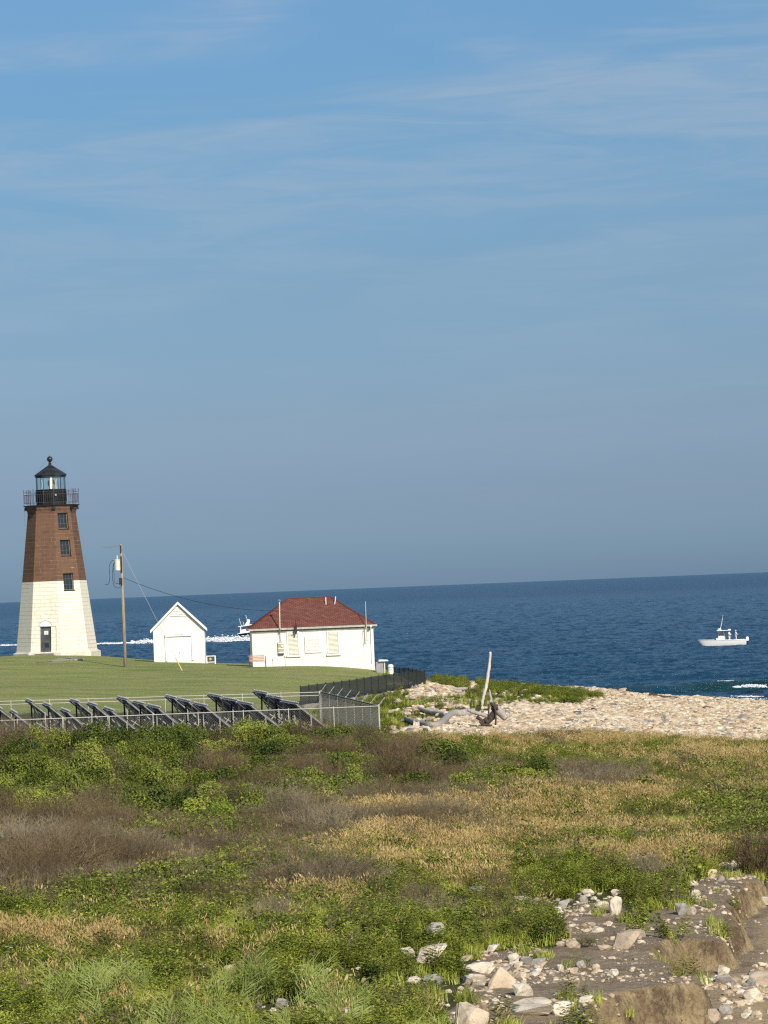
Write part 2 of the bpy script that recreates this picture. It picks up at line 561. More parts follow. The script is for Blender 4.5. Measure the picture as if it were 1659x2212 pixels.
def mat_tower():
    m = bpy.data.materials.new('tower_masonry'); m.use_nodes = True
    t = NT(m.node_tree); b = m.node_tree.nodes['Principled BSDF']
    uv = t.n('ShaderNodeUVMap'); uv.uv_map = 'UVMap'
    tc_ = t.n('ShaderNodeTexCoord')
    dist = t.noise(uv.outputs[0], 1.6, 4, 0.6)
    wob = t.n('ShaderNodeVectorMath', operation='MULTIPLY_ADD')
    cmb = t.n('ShaderNodeCombineXYZ')
    t.l(dist, cmb.inputs[0]); t.l(dist, cmb.inputs[1])
    t.l(cmb.outputs[0], wob.inputs[0]); wob.inputs[1].default_value = (0.10, 0.05, 0); t.l(uv.outputs[0], wob.inputs[2])
    br = t.n('ShaderNodeTexBrick', inp={'Scale': 1.0, 'Mortar Size': 0.026, 'Mortar Smooth': 0.3, 'Bias': -0.1, 'Brick Width': 0.86, 'Row Height': 0.31})
    br.offset = 0.42; br.squash = 1.2; br.squash_frequency = 3
    t.l(wob.outputs[0], br.inputs['Vector'])
    br.inputs['Color1'].default_value = (0.2, 0.2, 0.2, 1); br.inputs['Color2'].default_value = (0.8, 0.8, 0.8, 1)
    br.inputs['Mortar'].default_value = (0.5, 0.5, 0.5, 1)
    sp = t.n('ShaderNodeSeparateXYZ'); t.l(tc_.outputs['Object'], sp.inputs[0])
    big = t.noise(tc_.outputs['Object'], 0.9, 5, 0.6)
    fine = t.noise(tc_.outputs['Object'], 7.0, 6, 0.7)
    brown = t.mix(br.outputs[0], (0.100, 0.058, 0.036), (0.172, 0.098, 0.062))
    brown = t.mix(t.ramp(big, [(0.35, 0.0), (0.7, 0.7)]), brown, (0.19, 0.110, 0.075))
    jo = t.math('MULTIPLY', br.outputs[1], t.ramp(fine, [(0.34, 0.1), (0.56, 1.0)]))
    jo = t.math('MULTIPLY', jo, t.ramp(big, [(0.35, 1.0), (0.65, 0.25)]))
    brown = t.mix(jo, brown, (0.27, 0.175, 0.13))
    peel = t.math('MULTIPLY', t.ramp(t.noise(t.mapping(tc_.outputs['Object'], scale=(1, 1, 2.6)), 2.6, 6, 0.7), [(0.60, 0.0), (0.70, 1.0)]), t.math('MULTIPLY', br.outputs[1], 1.0))
    brown = t.mix(peel, brown, (0.62, 0.50, 0.40))
    white = t.mix(t.ramp(big, [(0.3, 0.0), (0.75, 1.0)]), (0.80, 0.76, 0.65), (0.76, 0.69, 0.55))
    jw = t.math('MULTIPLY', br.outputs[1], t.ramp(fine, [(0.38, 0.25), (0.60, 0.95)]))
    jw = t.math('MULTIPLY', jw, t.ramp(t.noise(tc_.outputs['Object'], 0.55, 4, 0.6), [(0.38, 0.25), (0.62, 1.0)]))
    white = t.mix(jw, white, (0.50, 0.45, 0.36))
    grime = t.ramp(t.noise(t.mapping(tc_.outputs['Object'], scale=(1.5, 1.5, 0.5)), 1.6, 6, 0.7), [(0.56, 0.0), (0.75, 0.45)])
    white = t.mix(grime, white, (0.55, 0.50, 0.42))
    zz = t.math('GREATER_THAN', sp.outputs[2], 6.06)
    t.l(t.mix(zz, white, brown), b.inputs['Base Color'])
    b.inputs['Roughness'].default_value = 0.85
    b.inputs['Specular IOR Level'].default_value = 0.15
    bn = t.n('ShaderNodeBump', inp={'Strength': 0.6, 'Distance': 0.03})
    hh = t.math('SUBTRACT', t.math('MULTIPLY', fine, 0.5), br.outputs[1])
    t.l(hh, bn.inputs['Height']); t.l(bn.outputs[0], b.inputs['Normal'])
    return m


m_tower = mat_tower()


def mat_shingle():
    m = bpy.data.materials.new('red_shingles'); m.use_nodes = True
    t = NT(m.node_tree); b = m.node_tree.nodes['Principled BSDF']
    uv = t.n('ShaderNodeUVMap'); uv.uv_map = 'UVMap'
    br = t.n('ShaderNodeTexBrick', inp={'Scale': 1.0, 'Mortar Size': 0.022, 'Mortar Smooth': 0.4, 'Bias': 0.0, 'Brick Width': 0.30, 'Row Height': 0.15})
    t.l(uv.outputs[0], br.inputs['Vector'])
    br.inputs['Color1'].default_value = (0.145, 0.046, 0.032, 1)
    br.inputs['Color2'].default_value = (0.235, 0.090, 0.063, 1)
    br.inputs['Mortar'].default_value = (0.07, 0.016, 0.014, 1)
    n = t.noise(uv.outputs[0], 1.2, 5)
    c = t.mix(t.ramp(n, [(0.35, 0.0), (0.7, 0.5)]), br.outputs[0], (0.15, 0.058, 0.038))
    t.l(c, b.inputs['Base Color'])
    b.inputs['Roughness'].default_value = 0.85
    bn = t.n('ShaderNodeBump', inp={'Strength': 0.8, 'Distance': 0.03}); bn.invert = True
    t.l(br.outputs[1], bn.inputs['Height']); t.l(bn.outputs[0], b.inputs['Normal'])
    return m


m_roof = mat_shingle()


def mat_glass(name, alpha, color=(0.55, 0.75, 0.80)):
    m = bpy.data.materials.new(name); m.use_nodes = True
    t = NT(m.node_tree); m.node_tree.nodes.clear()
    tr = t.n('ShaderNodeBsdfTransparent'); gl = t.n('ShaderNodeBsdfGlossy', inp={'Roughness': 0.05})
    tr.inputs[0].default_value = (*color, 1)
    mx = t.n('ShaderNodeMixShader', inp={0: alpha})
    t.l(tr.outputs[0], mx.inputs[1]); t.l(gl.outputs[0], mx.inputs[2])
    o = t.n('ShaderNodeOutputMaterial'); t.l(mx.outputs[0], o.inputs[0])
    return m


m_glass = mat_glass('lantern_glass', 0.12, (0.88, 0.97, 0.98))


def mat_screen():
    m = bpy.data.materials.new('black_screen_fabric'); m.use_nodes = True
    t = NT(m.node_tree); b = m.node_tree.nodes['Principled BSDF']
    o = m.node_tree.nodes['Material Output']
    b.inputs['Base Color'].default_value = (0.020, 0.026, 0.024, 1); b.inputs['Roughness'].default_value = 0.8
    tr = t.n('ShaderNodeBsdfTransparent'); mx = t.n('ShaderNodeMixShader', inp={0: 0.90})
    t.l(tr.outputs[0], mx.inputs[1]); t.l(b.outputs[0], mx.inputs[2]); t.l(mx.outputs[0], o.inputs[0])
    return m


m_screen = mat_screen()


def mat_lens():
    m = bpy.data.materials.new('beacon_lens'); m.use_nodes = True
    t = NT(m.node_tree); b = m.node_tree.nodes['Principled BSDF']
    tc_ = t.n('ShaderNodeTexCoord'); sp = t.n('ShaderNodeSeparateXYZ'); t.l(tc_.outputs['Object'], sp.inputs[0])
    ribs = t.n('ShaderNodeTexWave', wave_type='BANDS', bands_direction='Z', inp={'Scale': 5.0, 'Distortion': 0.3})
    t.l(tc_.outputs['Object'], ribs.inputs[0])
    t.l(t.ramp(ribs.outputs[1], [(0.3, (0.14, 0.08, 0.03)), (0.7, (0.6, 0.45, 0.2))]), b.inputs['Base Color'])
    b.inputs['Roughness'].default_value = 0.12
    g = t.math('ABSOLUTE', sp.outputs[0]); g = t.math('SUBTRACT', 1.0, t.math('MULTIPLY', g, 7.0), clamp=True)
    b.inputs['Emission Color'].default_value = (1.0, 0.80, 0.45, 1)
    t.l(t.math('MULTIPLY', g, 3.2), b.inputs['Emission Strength'])
    return m


m_lens = mat_lens()


def mat_leaf(name, cols, trans=0.25, rough=0.6, patch=None):
    """cols: list of 2-4 albedos, chosen at random per plant; patch: instancer attribute that shifts the choice"""
    m = bpy.data.materials.new(name); m.use_nodes = True
    t = NT(m.node_tree); m.node_tree.nodes.clear()
    oi = t.n('ShaderNodeObjectInfo')
    geo = t.n('ShaderNodeNewGeometry')
    pos = t.noise(geo.outputs['Position'], 0.35, 3, 0.6)
    ri = t.n('ShaderNodeMath', operation='MULTIPLY_ADD'); t.l(oi.outputs['Random'], ri.inputs[0]); ri.inputs[1].default_value = 0.62
    t.l(t.math('MULTIPLY_ADD', pos, 1.1, -0.40), ri.inputs[2]); ri.use_clamp = True
    wn = t.n('ShaderNodeTexWhiteNoise', noise_dimensions='3D')
    sn = t.n('ShaderNodeVectorMath', operation='SNAP'); t.l(geo.outputs['Position'], sn.inputs[0]); sn.inputs[1].default_value = (0.06, 0.06, 0.06)
    t.l(sn.outputs[0], wn.inputs[0])
    f = t.math('ADD', ri.outputs[0], t.math('MULTIPLY_ADD', wn.outputs[0], 0.60, -0.30), clamp=True)
    k = len(cols)
    c = t.ramp(f, [(i / (k - 1), cc) for i, cc in enumerate(cols)])
    df = t.n('ShaderNodeBsdfDiffuse', inp={'Roughness': 0.6}); tl = t.n('ShaderNodeBsdfTranslucent')
    gl = t.n('ShaderNodeBsdfGlossy', inp={'Roughness': 0.45})
    gl.inputs[0].default_value = (0.35, 0.35, 0.32, 1)
    t.l(c, df.inputs[0]); t.l(c, tl.inputs[0])
    mx = t.n('ShaderNodeMixShader', inp={0: trans}); t.l(df.outputs[0], mx.inputs[1]); t.l(tl.outputs[0], mx.inputs[2])
    m2 = t.n('ShaderNodeMixShader', inp={0: 0.06}); t.l(mx.outputs[0], m2.inputs[1]); t.l(gl.outputs[0], m2.inputs[2])
    o = t.n('ShaderNodeOutputMaterial'); t.l(m2.outputs[0], o.inputs[0])
    return m


m_grass = mat_leaf('green_grass_blades', [(0.15, 0.19, 0.026), (0.29, 0.335, 0.044), (0.46, 0.50, 0.080), (0.64, 0.60, 0.22)], 0.12)
m_dry = mat_leaf('dry_grass_stems', [(0.25, 0.20, 0.065), (0.46, 0.33, 0.13), (0.66, 0.50, 0.25)], 0.08)
m_leafm = mat_leaf('thicket_leaves', [(0.030, 0.048, 0.010), (0.085, 0.120, 0.018), (0.19, 0.235, 0.034), (0.40, 0.43, 0.07)], 0.12)
m_leafbright = mat_leaf('bright_leaves', [(0.20, 0.28, 0.025), (0.36, 0.44, 0.04)])
m_leafolive = mat_leaf('olive_leaves', [(0.09, 0.085, 0.035), (0.15, 0.14, 0.055), (0.20, 0.20, 0.07)])
m_twig = mat_leaf('grey_brown_twigs', [(0.11, 0.09, 0.050), (0.19, 0.155, 0.095), (0.35, 0.295, 0.20)], 0.0, 0.9)
m_twigred = mat_leaf('red_brown_twigs', [(0.085, 0.062, 0.033), (0.15, 0.108, 0.058), (0.25, 0.185, 0.105)], 0.0, 0.9)
m_weed = mat_leaf('weed_leaves', [(0.09, 0.115, 0.022), (0.21, 0.25, 0.038), (0.44, 0.48, 0.075)], 0.12)
m_reed = mat_leaf('reed_leaves', [(0.20, 0.26, 0.05), (0.38, 0.44, 0.14)], 0.12)


def mat_rock(name, c1, c2, c3):
    m = bpy.data.materials.new(name); m.use_nodes = True
    t = NT(m.node_tree); b = m.node_tree.nodes['Principled BSDF']
    oi = t.n('ShaderNodeObjectInfo'); tc_ = t.n('ShaderNodeTexCoord')
    off = t.n('ShaderNodeVectorMath', operation='ADD'); t.l(tc_.outputs['Object'], off.inputs[0]); t.l(oi.outputs['Location'], off.inputs[1])
    n = t.noise(off.outputs[0], 2.2, 6, 0.65, 0.4)
    c = t.ramp(oi.outputs['Random'], [(0.0, tuple(q * .6 for q in c3)), (0.14, c3), (0.30, c1), (0.52, c2), (0.74, c1), (0.88, c3), (0.96, (0.30, 0.29, 0.27)), (1.0, (0.15, 0.15, 0.15))])
    st = t.ramp(n, [(0.30, (0.55, 0.50, 0.44)), (0.5, (0.95, 0.95, 0.95)), (0.75, (1.12, 1.08, 1.0))])
    t.l(t.mix(1.0, c, st, 'MULTIPLY'), b.inputs['Base Color'])
    b.inputs['Roughness'].default_value = 0.9; b.inputs['Specular IOR Level'].default_value = 0.15
    bn = t.n('ShaderNodeBump', inp={'Strength': 0.5, 'Distance': 0.03})
    t.l(t.noise(off.outputs[0], 9.0, 6, 0.7), bn.inputs['Height']); t.l(bn.outputs[0], b.inputs['Normal'])
    return m


m_cobble = mat_rock('cream_cobble', (0.62, 0.52, 0.37), (0.72, 0.65, 0.51), (0.54, 0.41, 0.26))
m_rock = mat_rock('pale_granite', (0.66, 0.59, 0.46), (0.74, 0.68, 0.56), (0.62, 0.50, 0.35))
m_rockgrey = mat_rock('grey_granite', (0.38, 0.36, 0.32), (0.46, 0.43, 0.38), (0.33, 0.33, 0.31))
m_rockpink = mat_rock('pink_granite', (0.47, 0.38, 0.28), (0.50, 0.42, 0.32), (0.43, 0.32, 0.22))


def mat_ground():
    m = bpy.data.materials.new('ground_surface'); m.use_nodes = True
    t = NT(m.node_tree); b = m.node_tree.nodes['Principled BSDF']
    tc_ = t.n('ShaderNodeTexCoord'); O = tc_.outputs['Object']

    def at(n_):
        a = t.n('ShaderNodeAttribute'); a.attribute_name = n_
        return a.outputs['Fac']
    fine = t.noise(O, 6.0, 6, 0.7)
    mid = t.noise(O, 1.1, 6, 0.65)
    heath = t.mix(t.ramp(mid, [(0.3, 0.0), (0.7, 1.0)]), (0.045, 0.050, 0.018), (0.10, 0.10, 0.04))
    # mown lawn: soft stripes and dry patches
    st = t.noise(t.mapping(O, scale=(0.10, 0.22, 1)), 1.0, 5, 0.6)
    st2 = t.noise(t.mapping(O, scale=(0.25, 1.1, 1)), 1.0, 6, 0.7)
    lawn = t.mix(t.ramp(st, [(0.35, 0.0), (0.62, 1.0)]), (0.145, 0.230, 0.045), (0.26, 0.340, 0.080))
    lawn = t.mix(t.ramp(st2, [(0.40, 0.0), (0.60, 0.9)]), lawn, (0.40, 0.35, 0.17))
    lawn = t.mix(t.ramp(fine, [(0.35, 0.35), (0.6, 0.0)]), lawn, (0.11, 0.14, 0.03))
    dirt = t.mix(t.ramp(mid, [(0.3, 0.0), (0.7, 1.0)]), (0.235, 0.180, 0.115), (0.37, 0.29, 0.195))
    dirt = t.mix(t.ramp(fine, [(0.45, 0.0), (0.75, 0.7)]), dirt, (0.40, 0.33, 0.24))
    dirt = t.mix(t.ramp(t.noise(t.mapping(O, scale=(.5, .8, 1)), 1.0, 6, 0.7), [(0.5, 0.0), (0.66, 0.75)]), dirt, (0.13, 0.098, 0.068))
    vo = t.n('ShaderNodeTexVoronoi', inp={'Scale': 7.0}); t.l(O, vo.inputs[0])
    peb = t.ramp(vo.outputs['Distance'], [(0.16, 1.0), (0.26, 0.0)])
    pebn = t.math('MULTIPLY', peb, t.ramp(t.noise(O, 2.3, 3), [(0.50, 0.0), (0.6, 1.0)]))
    dirt = t.mix(pebn, dirt, (0.50, 0.44, 0.34))
    cob = t.mix(vo.outputs['Color'], (0.26, 0.20, 0.13), (0.46, 0.37, 0.26))
    cob = t.mix(t.ramp(vo.outputs['Distance'], [(0.2, 0.0), (0.5, 0.9)]), cob, (0.13, 0.095, 0.06))
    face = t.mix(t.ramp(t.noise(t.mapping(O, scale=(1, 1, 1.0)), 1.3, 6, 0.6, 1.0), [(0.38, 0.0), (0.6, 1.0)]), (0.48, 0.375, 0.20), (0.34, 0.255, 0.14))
    face = t.mix(t.ramp(t.noise(O, 1.6, 6, 0.7), [(0.48, 0.0), (0.58, 0.9)]), face, (0.11, 0.072, 0.042))  # dark patches: moist soil, and painted shade for hollows the mesh lacks
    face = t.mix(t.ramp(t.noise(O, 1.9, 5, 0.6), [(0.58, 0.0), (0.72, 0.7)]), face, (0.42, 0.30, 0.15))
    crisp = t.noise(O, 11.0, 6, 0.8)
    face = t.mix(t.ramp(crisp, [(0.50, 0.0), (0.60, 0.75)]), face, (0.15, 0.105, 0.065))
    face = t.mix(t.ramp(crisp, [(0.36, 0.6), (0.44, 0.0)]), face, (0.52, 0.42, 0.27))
    dirt = t.mix(t.ramp(crisp, [(0.52, 0.0), (0.62, 0.6)]), dirt, (0.10, 0.075, 0.05))
    dirt = t.mix(t.ramp(crisp, [(0.34, 0.7), (0.42, 0.0)]), dirt, (0.46, 0.38, 0.27))
    sand = t.mix(fine, (0.34, 0.26, 0.15), (0.45, 0.35, 0.22))
    c = t.mix(at('lawn'), heath, lawn)
    c = t.mix(at('path'), c, (0.42, 0.38, 0.30))
    c = t.mix(at('dirt'), c, dirt)
    c = t.mix(at('sand'), c, sand)
    c = t.mix(at('cobble'), c, cob)
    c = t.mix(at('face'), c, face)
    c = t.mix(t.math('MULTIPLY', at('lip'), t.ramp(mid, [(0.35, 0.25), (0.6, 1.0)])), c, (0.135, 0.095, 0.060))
    t.l(c, b.inputs['Base Color'])
    b.inputs['Roughness'].default_value = 0.95; b.inputs['Specular IOR Level'].default_value = 0.1
    bn = t.n('ShaderNodeBump', inp={'Strength': 0.9, 'Distance': 0.16})
    t.l(t.math('ADD', t.noise(O, 2.2, 8, 0.75), t.math('MULTIPLY', pebn, 0.3)), bn.inputs['Height']); t.l(bn.outputs[0], b.inputs['Normal'])
    return m


def mat_sea():
    m = bpy.data.materials.new('sea_water'); m.use_nodes = True
    t = NT(m.node_tree); b = m.node_tree.nodes['Principled BSDF']
    geo = t.n('ShaderNodeNewGeometry'); O = geo.outputs['Position']
    big = t.noise(t.mapping(O, scale=(0.004, 0.012, 1)), 1.0, 5, 0.6)
    c = t.mix(t.ramp(big, [(0.35, 0.0), (0.65, 1.0)]), (0.004, 0.045, 0.090), (0.007, 0.056, 0.108))
    at_ = t.n('ShaderNodeAttribute'); at_.attribute_name = 'shoal'
    c = t.mix(at_.outputs['Fac'], c, (0.010, 0.052, 0.055))
    t.l(c, b.inputs['Base Color'])
    fa = t.n('ShaderNodeAttribute'); fa.attribute_name = 'far'
    t.l(t.math('MULTIPLY_ADD', fa.outputs['Fac'], 0.13, 0.17), b.inputs['Roughness'])
    b.inputs['IOR'].default_value = 1.33
    b.inputs['Specular IOR Level'].default_value = 0.42
    b1 = t.n('ShaderNodeBump', inp={'Strength': 1.0, 'Distance': 0.9})
    b2 = t.n('ShaderNodeBump', inp={'Strength': 1.0, 'Distance': 0.8})
    s1 = t.noise(t.mapping(O, scale=(0.45, 0.9, 1), rot=(0, 0, R(12))), 1.0, 6, 0.65)
    s2 = t.noise(t.mapping(O, scale=(0.06, 0.16, 1), rot=(0, 0, R(-8))), 1.0, 5, 0.6)
    t.l(s2, b2.inputs['Height']); t.l(b2.outputs[0], b1.inputs['Normal'])
    t.l(s1, b1.inputs['Height']); t.l(b1.outputs[0], b.inputs['Normal'])
    return m


# ------------------------------------------------------------------ zones (polygons in picture units, looked up where the ground projects)
Z_LAWN = [(-900, 1380), (520, 1380), (850, 1400), (900, 1455), (886, 1484), (760, 1503), (664, 1518), (600, 1532), (-900, 1560)]
Z_PATH = [(600, 1538), (664, 1520), (760, 1506), (888, 1487), (886, 1494), (800, 1507), (700, 1530)]
Z_COB = [(800, 1590), (823, 1584), (878, 1577), (962, 1563), (1024, 1544), (1077, 1530), (1110, 1522), (1190, 1525), (1279, 1514), (1319, 1507),
         (1250, 1496), (1150, 1486), (1060, 1478), (1000, 1380), (3500, 1380), (3500, 1616), (1800, 1614), (1659, 1610), (1473, 1605), (1379, 1592),
         (1249, 1590), (1180, 1602), (1100, 1602), (990, 1604), (900, 1597), (800, 1594)]
Z_COB2 = [(885, 1480), (930, 1478), (1008, 1481), (1003, 1503), (915, 1511), (883, 1507)]
Z_GRN2 = [(935, 1460), (1015, 1460), (1060, 1479), (1000, 1479), (945, 1477)]
Z_DIRT = [(900, 2300), (945, 2212), (985, 2160), (1010, 2100), (1042, 2066), (1105, 2044), (1191, 2047), (1212, 2022), (1198, 1992), (1200, 1966), (1250, 1952), (1330, 1938), (1357, 1965),
          (1377, 1956), (1453, 1949), (1487, 1925), (1513, 1896), (1549, 1872), (1592, 1852), (1597, 1800), (2600, 1640), (3500, 1640), (3500, 2600), (900, 2600)]


def soft(px, py, poly, wdt, jx=0.0):
    return sstep(-wdt, wdt, polydist(px, py, poly) + jx)


def ell(px, py, L):
    s = np.zeros(np.shape(px))
    for cx, cy, rx, ry, wt_ in L:
        d = ((px - cx) / rx) ** 2 + ((py - cy) / ry) ** 2
        s = np.maximum(s, wt_ * np.clip(1.6 * (1 - d), 0, 1))
    return s


# --- terrain sheet
rows = [20.0]
while rows[-1] < 330:
    y_ = rows[-1]
    rows.append(y_ + (0.5 if y_ < 50 else (0.075 + 0.0009 * (y_ - 50) if y_ < 110 else 0.24 + (y_ - 110) * 0.004)))
rows = np.array(rows)
cols = np.concatenate([np.linspace(-1.6, -0.16, 24), np.linspace(-0.15, -0.12, 6), np.linspace(-0.118, 0.135, 430), np.linspace(0.14, 0.17, 6), np.linspace(0.2, 1.6, 24)])
X = rows[:, None] * cols[None, :]
Y = np.repeat(rows[:, None], len(cols), 1)
Zt = height(X.ravel(), Y.ravel()).reshape(X.shape)
px_, py_ = proj(X.ravel(), Y.ravel(), Zt.ravel())
xr, yr = X.ravel(), Y.ravel()
jit = (fbm(xr * 0.9, yr * 0.5, 4) - 0.5)
far = yr > 168
lawn_w = np.where(far, soft(px_, py_, Z_LAWN, 2.0, jit * 8), 0)
path_w = soft(px_, py_, Z_PATH, 1.5, jit * 5)
cob_w = np.where(yr > 150, np.maximum(soft(px_, py_, Z_COB, 3.0, jit * 22) * (1 - soft(px_, py_, Z_GRN2, 2)), soft(px_, py_, Z_COB2, 3, jit * 12)), 0)
dirt_w = np.where(yr < 150, soft(px_, py_, Z_DIRT, 5.0, jit * 34), 0)
low_d = np.where((yr < 165) & (xr > -2), polydist(xr, yr, LOW), -9)
gz_y, gz_x = np.gradient(Zt)
dyy = np.gradient(Y, axis=0); dxx = np.gradient(X, axis=1)
slope = np.hypot(gz_y / dyy, gz_x / np.maximum(dxx, 1e-3)).ravel()
near_ = (yr < 125) & (xr > 0)
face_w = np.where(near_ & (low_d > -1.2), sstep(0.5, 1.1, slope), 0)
sand_w = np.where(near_, sstep(0.3, 0.8, low_d) * (1 - sstep(1.9, 3.0, low_d + jit * 3)), 0)
cob_w = np.maximum(cob_w, np.where(yr < 165, sstep(1.8, 3.2, low_d + jit * 2), 0) * 0.9)
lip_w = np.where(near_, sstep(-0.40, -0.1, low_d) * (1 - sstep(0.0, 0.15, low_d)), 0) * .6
ZW = Zt.copy()
ter = grid_mesh('ground', X, Y, ZW, mat_ground())
tag(ter, kind='structure')
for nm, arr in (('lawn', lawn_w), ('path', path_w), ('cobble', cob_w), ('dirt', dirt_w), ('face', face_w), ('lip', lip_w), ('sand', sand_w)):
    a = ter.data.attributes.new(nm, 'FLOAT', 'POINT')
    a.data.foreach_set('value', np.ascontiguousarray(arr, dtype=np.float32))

# ------------------------------------------------------------------ sea
rows = [180.0, 220.0, 250.0]
while rows[-1] < 60000:
    y_ = rows[-1]
    if y_ < 2600: rows.append(y_ + 0.38 * max(1.0, (y_ / 330.0) ** 1.2))
    elif y_ < 5000: rows.append(y_ * 1.01)
    else: rows.append(y_ * 1.12)
rows = np.array(rows)
cols = np.concatenate([np.array([-8, -3, -1.2, -0.6, -0.3, -0.18]), np.linspace(-0.125, 0.125, 520), np.array([0.18, 0.3, 0.6, 1.2, 3, 8])])
Xs = rows[:, None] * cols[None, :]
Ys = np.repeat(rows[:, None], len(cols), 1)
fade = 1 - sstep(1600, 2600, Ys)
ins = (np.abs(cols) < 0.126)[None, :]
Zs = np.zeros_like(Xs)
r2 = np.random.default_rng(5)
for i in range(26):
    L_ = 1.6 * (1.22 ** i) if i < 14 else 2.0 * r2.random() * 6 + 2
    L_ = min(L_, 22)
    th = math.pi / 2 + r2.normal(0, 0.45)
    kx, ky = 2 * math.pi / L_ * math.cos(th), 2 * math.pi / L_ * math.sin(th)
    a_ = 0.0150 * L_ ** 0.5 * (1.0 if L_ < 7 else .55)
    Zs += a_ * np.sin(kx * Xs + ky * Ys + r2.random() * 7 + 3.0 * vnoise(Xs * 0.05 + i, Ys * 0.03))
Zs += 0.38 * (fbm(Xs * 1.1, Ys * 1.5, 4) - 0.5)
Zs += 0.5 * sstep(700, 1300, Ys) * (fbm(Xs * 0.2, Ys * 0.16 + 50, 3) - 0.5)
Zs *= fade * ins
# swell lines close to the beach
def ridge(x0, y0, x1, amp, wid, slant=0.06):
    yy = y0 + slant * (Xs - x0) + 2.0 * (vnoise(Xs * 0.12, Xs * 0 + y0) - 0.5)
    d = (Ys - yy) / wid
    prof = np.exp(-np.where(d < 0, (d * 1.9) ** 2, (d * 0.8) ** 2))
    lat = sstep(x0, x0 + 9, Xs) * (1 - sstep(x1 - 6, x1 + 6, Xs))
    return amp * prof * lat
sw = ridge(16, 348, 60, 0.95, 2.6) + ridge(4, 398, 42, 0.42, 3.2, -0.02) + ridge(8, 372, 30, 0.22, 2.5) + ridge(-10, 440, 25, 0.22, 3.5)
Zs += sw
sea = grid_mesh('sea', Xs, Ys, Zs, mat_sea())
tag(sea, kind='structure')
a = sea.data.attributes.new('shoal', 'FLOAT', 'POINT')
a.data.foreach_set('value', np.ascontiguousarray((np.clip(ridge(16, 347, 60, 0.95, 3.0) * 1.1, 0, 1) * 0.8 + 0.5 * (1 - sstep(300, 345, Ys)) * (Xs > 5)).ravel(), dtype=np.float32))

a = sea.data.attributes.new('far', 'FLOAT', 'POINT')
a.data.foreach_set('value', np.ascontiguousarray(sstep(900, 3200, Ys).ravel(), dtype=np.float32))


def foam(name, segs, n, label, seed=1, fsz=1.0):
    """segs: list of (x, y, z, half width, half length, height); one object of small froth lumps"""
    r = np.random.default_rng(seed)
    ico_v, ico_f = ICO
    V = []; Fc = []
    wts = np.array([s[3] * s[4] for s in segs]); wts = wts / wts.sum()
    ks = r.choice(len(segs), n, p=wts)
    for k in ks:
        x, y, z, hw, hl, hh = segs[k]
        cx = x + r.uniform(-1, 1) * hl; cy = y + r.normal(0, 0.45) * hw
        s = r.uniform(0.4, 1.0)
        rad = np.array([0.42, 0.30, 0.15]) * s * fsz
        cz = z + abs(r.normal(0, 0.5)) * hh
        vv = ico_v * (1 + r.normal(0, 0.18, (len(ico_v), 1))) * rad + np.array([cx, cy, cz])
        b = len(V) * len(ico_v)
        V.append(vv); Fc.append(ico_f + b)
    V = np.concatenate(V); Fc = np.concatenate(Fc)
    o = mk(name, V, Fc, m_foam, smooth=True)
    return tag(o, label, 'foam', kind='stuff')


bm = bmesh.new(); bmesh.ops.create_icosphere(bm, subdivisions=1, radius=1.0)
ICO = (np.array([v.co[:] for v in bm.verts]), np.array([[v.index for v in f.verts] for f in bm.faces])); bm.free()


def seapt(px, py):
    return onz(px, py, 0.0)


segs = []
for i in range(60):                                   # the boat's wash, from its stern to the left edge
    t_ = i / 59
    px = 548 - 600 * t_
    py = 1385.0 + 4.5 * min(1, t_ * 2.2) + 9 * max(0, t_ - .35)
    x, y = seapt(px, py)
    wd = (1.5 if px > 507 else 3.0) + (0 if px > 507 else 4.5) * max(0, 1 - abs(t_ - 0.05) * 6) + (2.5 if 0.22 < t_ < 0.38 else 0)
    hh = (0.12 if px > 507 else .95 * max(0.10, 1 - (t_ - .07) * 5.5)) + (0.45 if 0.24 < t_ < 0.36 else 0) + 0.10
    segs.append((x, y, 0.05, wd * (0.16 if t_ > 0.60 else (.5 if t_ > .4 else 1)), 6.0, hh * (.6 if t_ > .4 else 1)))
foam('wake_foam', segs, 14000, 'white foam wake trailing behind the dark hulled boat', 3, .75)
segs = []
for i in range(14):
    x, y = seapt(1590 + i * 4.4, 1496.5)
    segs.append((x, y - 0.6, 0.55, 1.0, 0.3, 0.18 if i > 3 else 0.08))
for i in range(9):
    x, y = seapt(1556 + i * 3.6, 1489.5)
    segs.append((x, y, 0.75, 0.6, 0.25, 0.10))
foam('surf_foam', segs, 4200, 'white crest of the small wave breaking off the beach', 4, .24)
segs = []
for (a0, b0, a1, b1, wd) in [(1545, 1508, 1665, 1512, 2.5), (1590, 1503, 1680, 1506, 1.2), (1500, 1509, 1560, 1507, 0.6)]:
    for i in range(14):
        x, y = seapt(a0 + (a1 - a0) * i / 13, b0 + (b1 - b0) * i / 13)
        segs.append((x, y, -0.12, wd, 0.5, 0.12))
foam('backwash_foam', segs, 4200, 'thin streaks of backwash foam along the cobble beach', 5, .24)


# ------------------------------------------------------------------ lighthouse
def uv_planar(o, fn):
    uv = o.data.uv_layers.new(name='UVMap')
    for p_ in o.data.polygons:
        for li in p_.loop_indices:
            uv.data[li].uv = fn(p_, o.data.vertices[o.data.loops[li].vertex_index].co)


LD = 288.0
lb = P(123.5, 1416, LD)
gl = H(lb.x, lb.y)
LH = empty('lighthouse', (lb.x, lb.y, lb.z - 0.05), math.atan2(-lb.x, lb.y))
tag(LH, 'octagonal stone lighthouse, brown above and white below, with black lantern', 'lighthouse')
T_AZ = [R(-17.5 + 45 * k) for k in range(8)]
Z0, Z1, R0, R1 = 0.42, 11.75, 3.28, 1.93


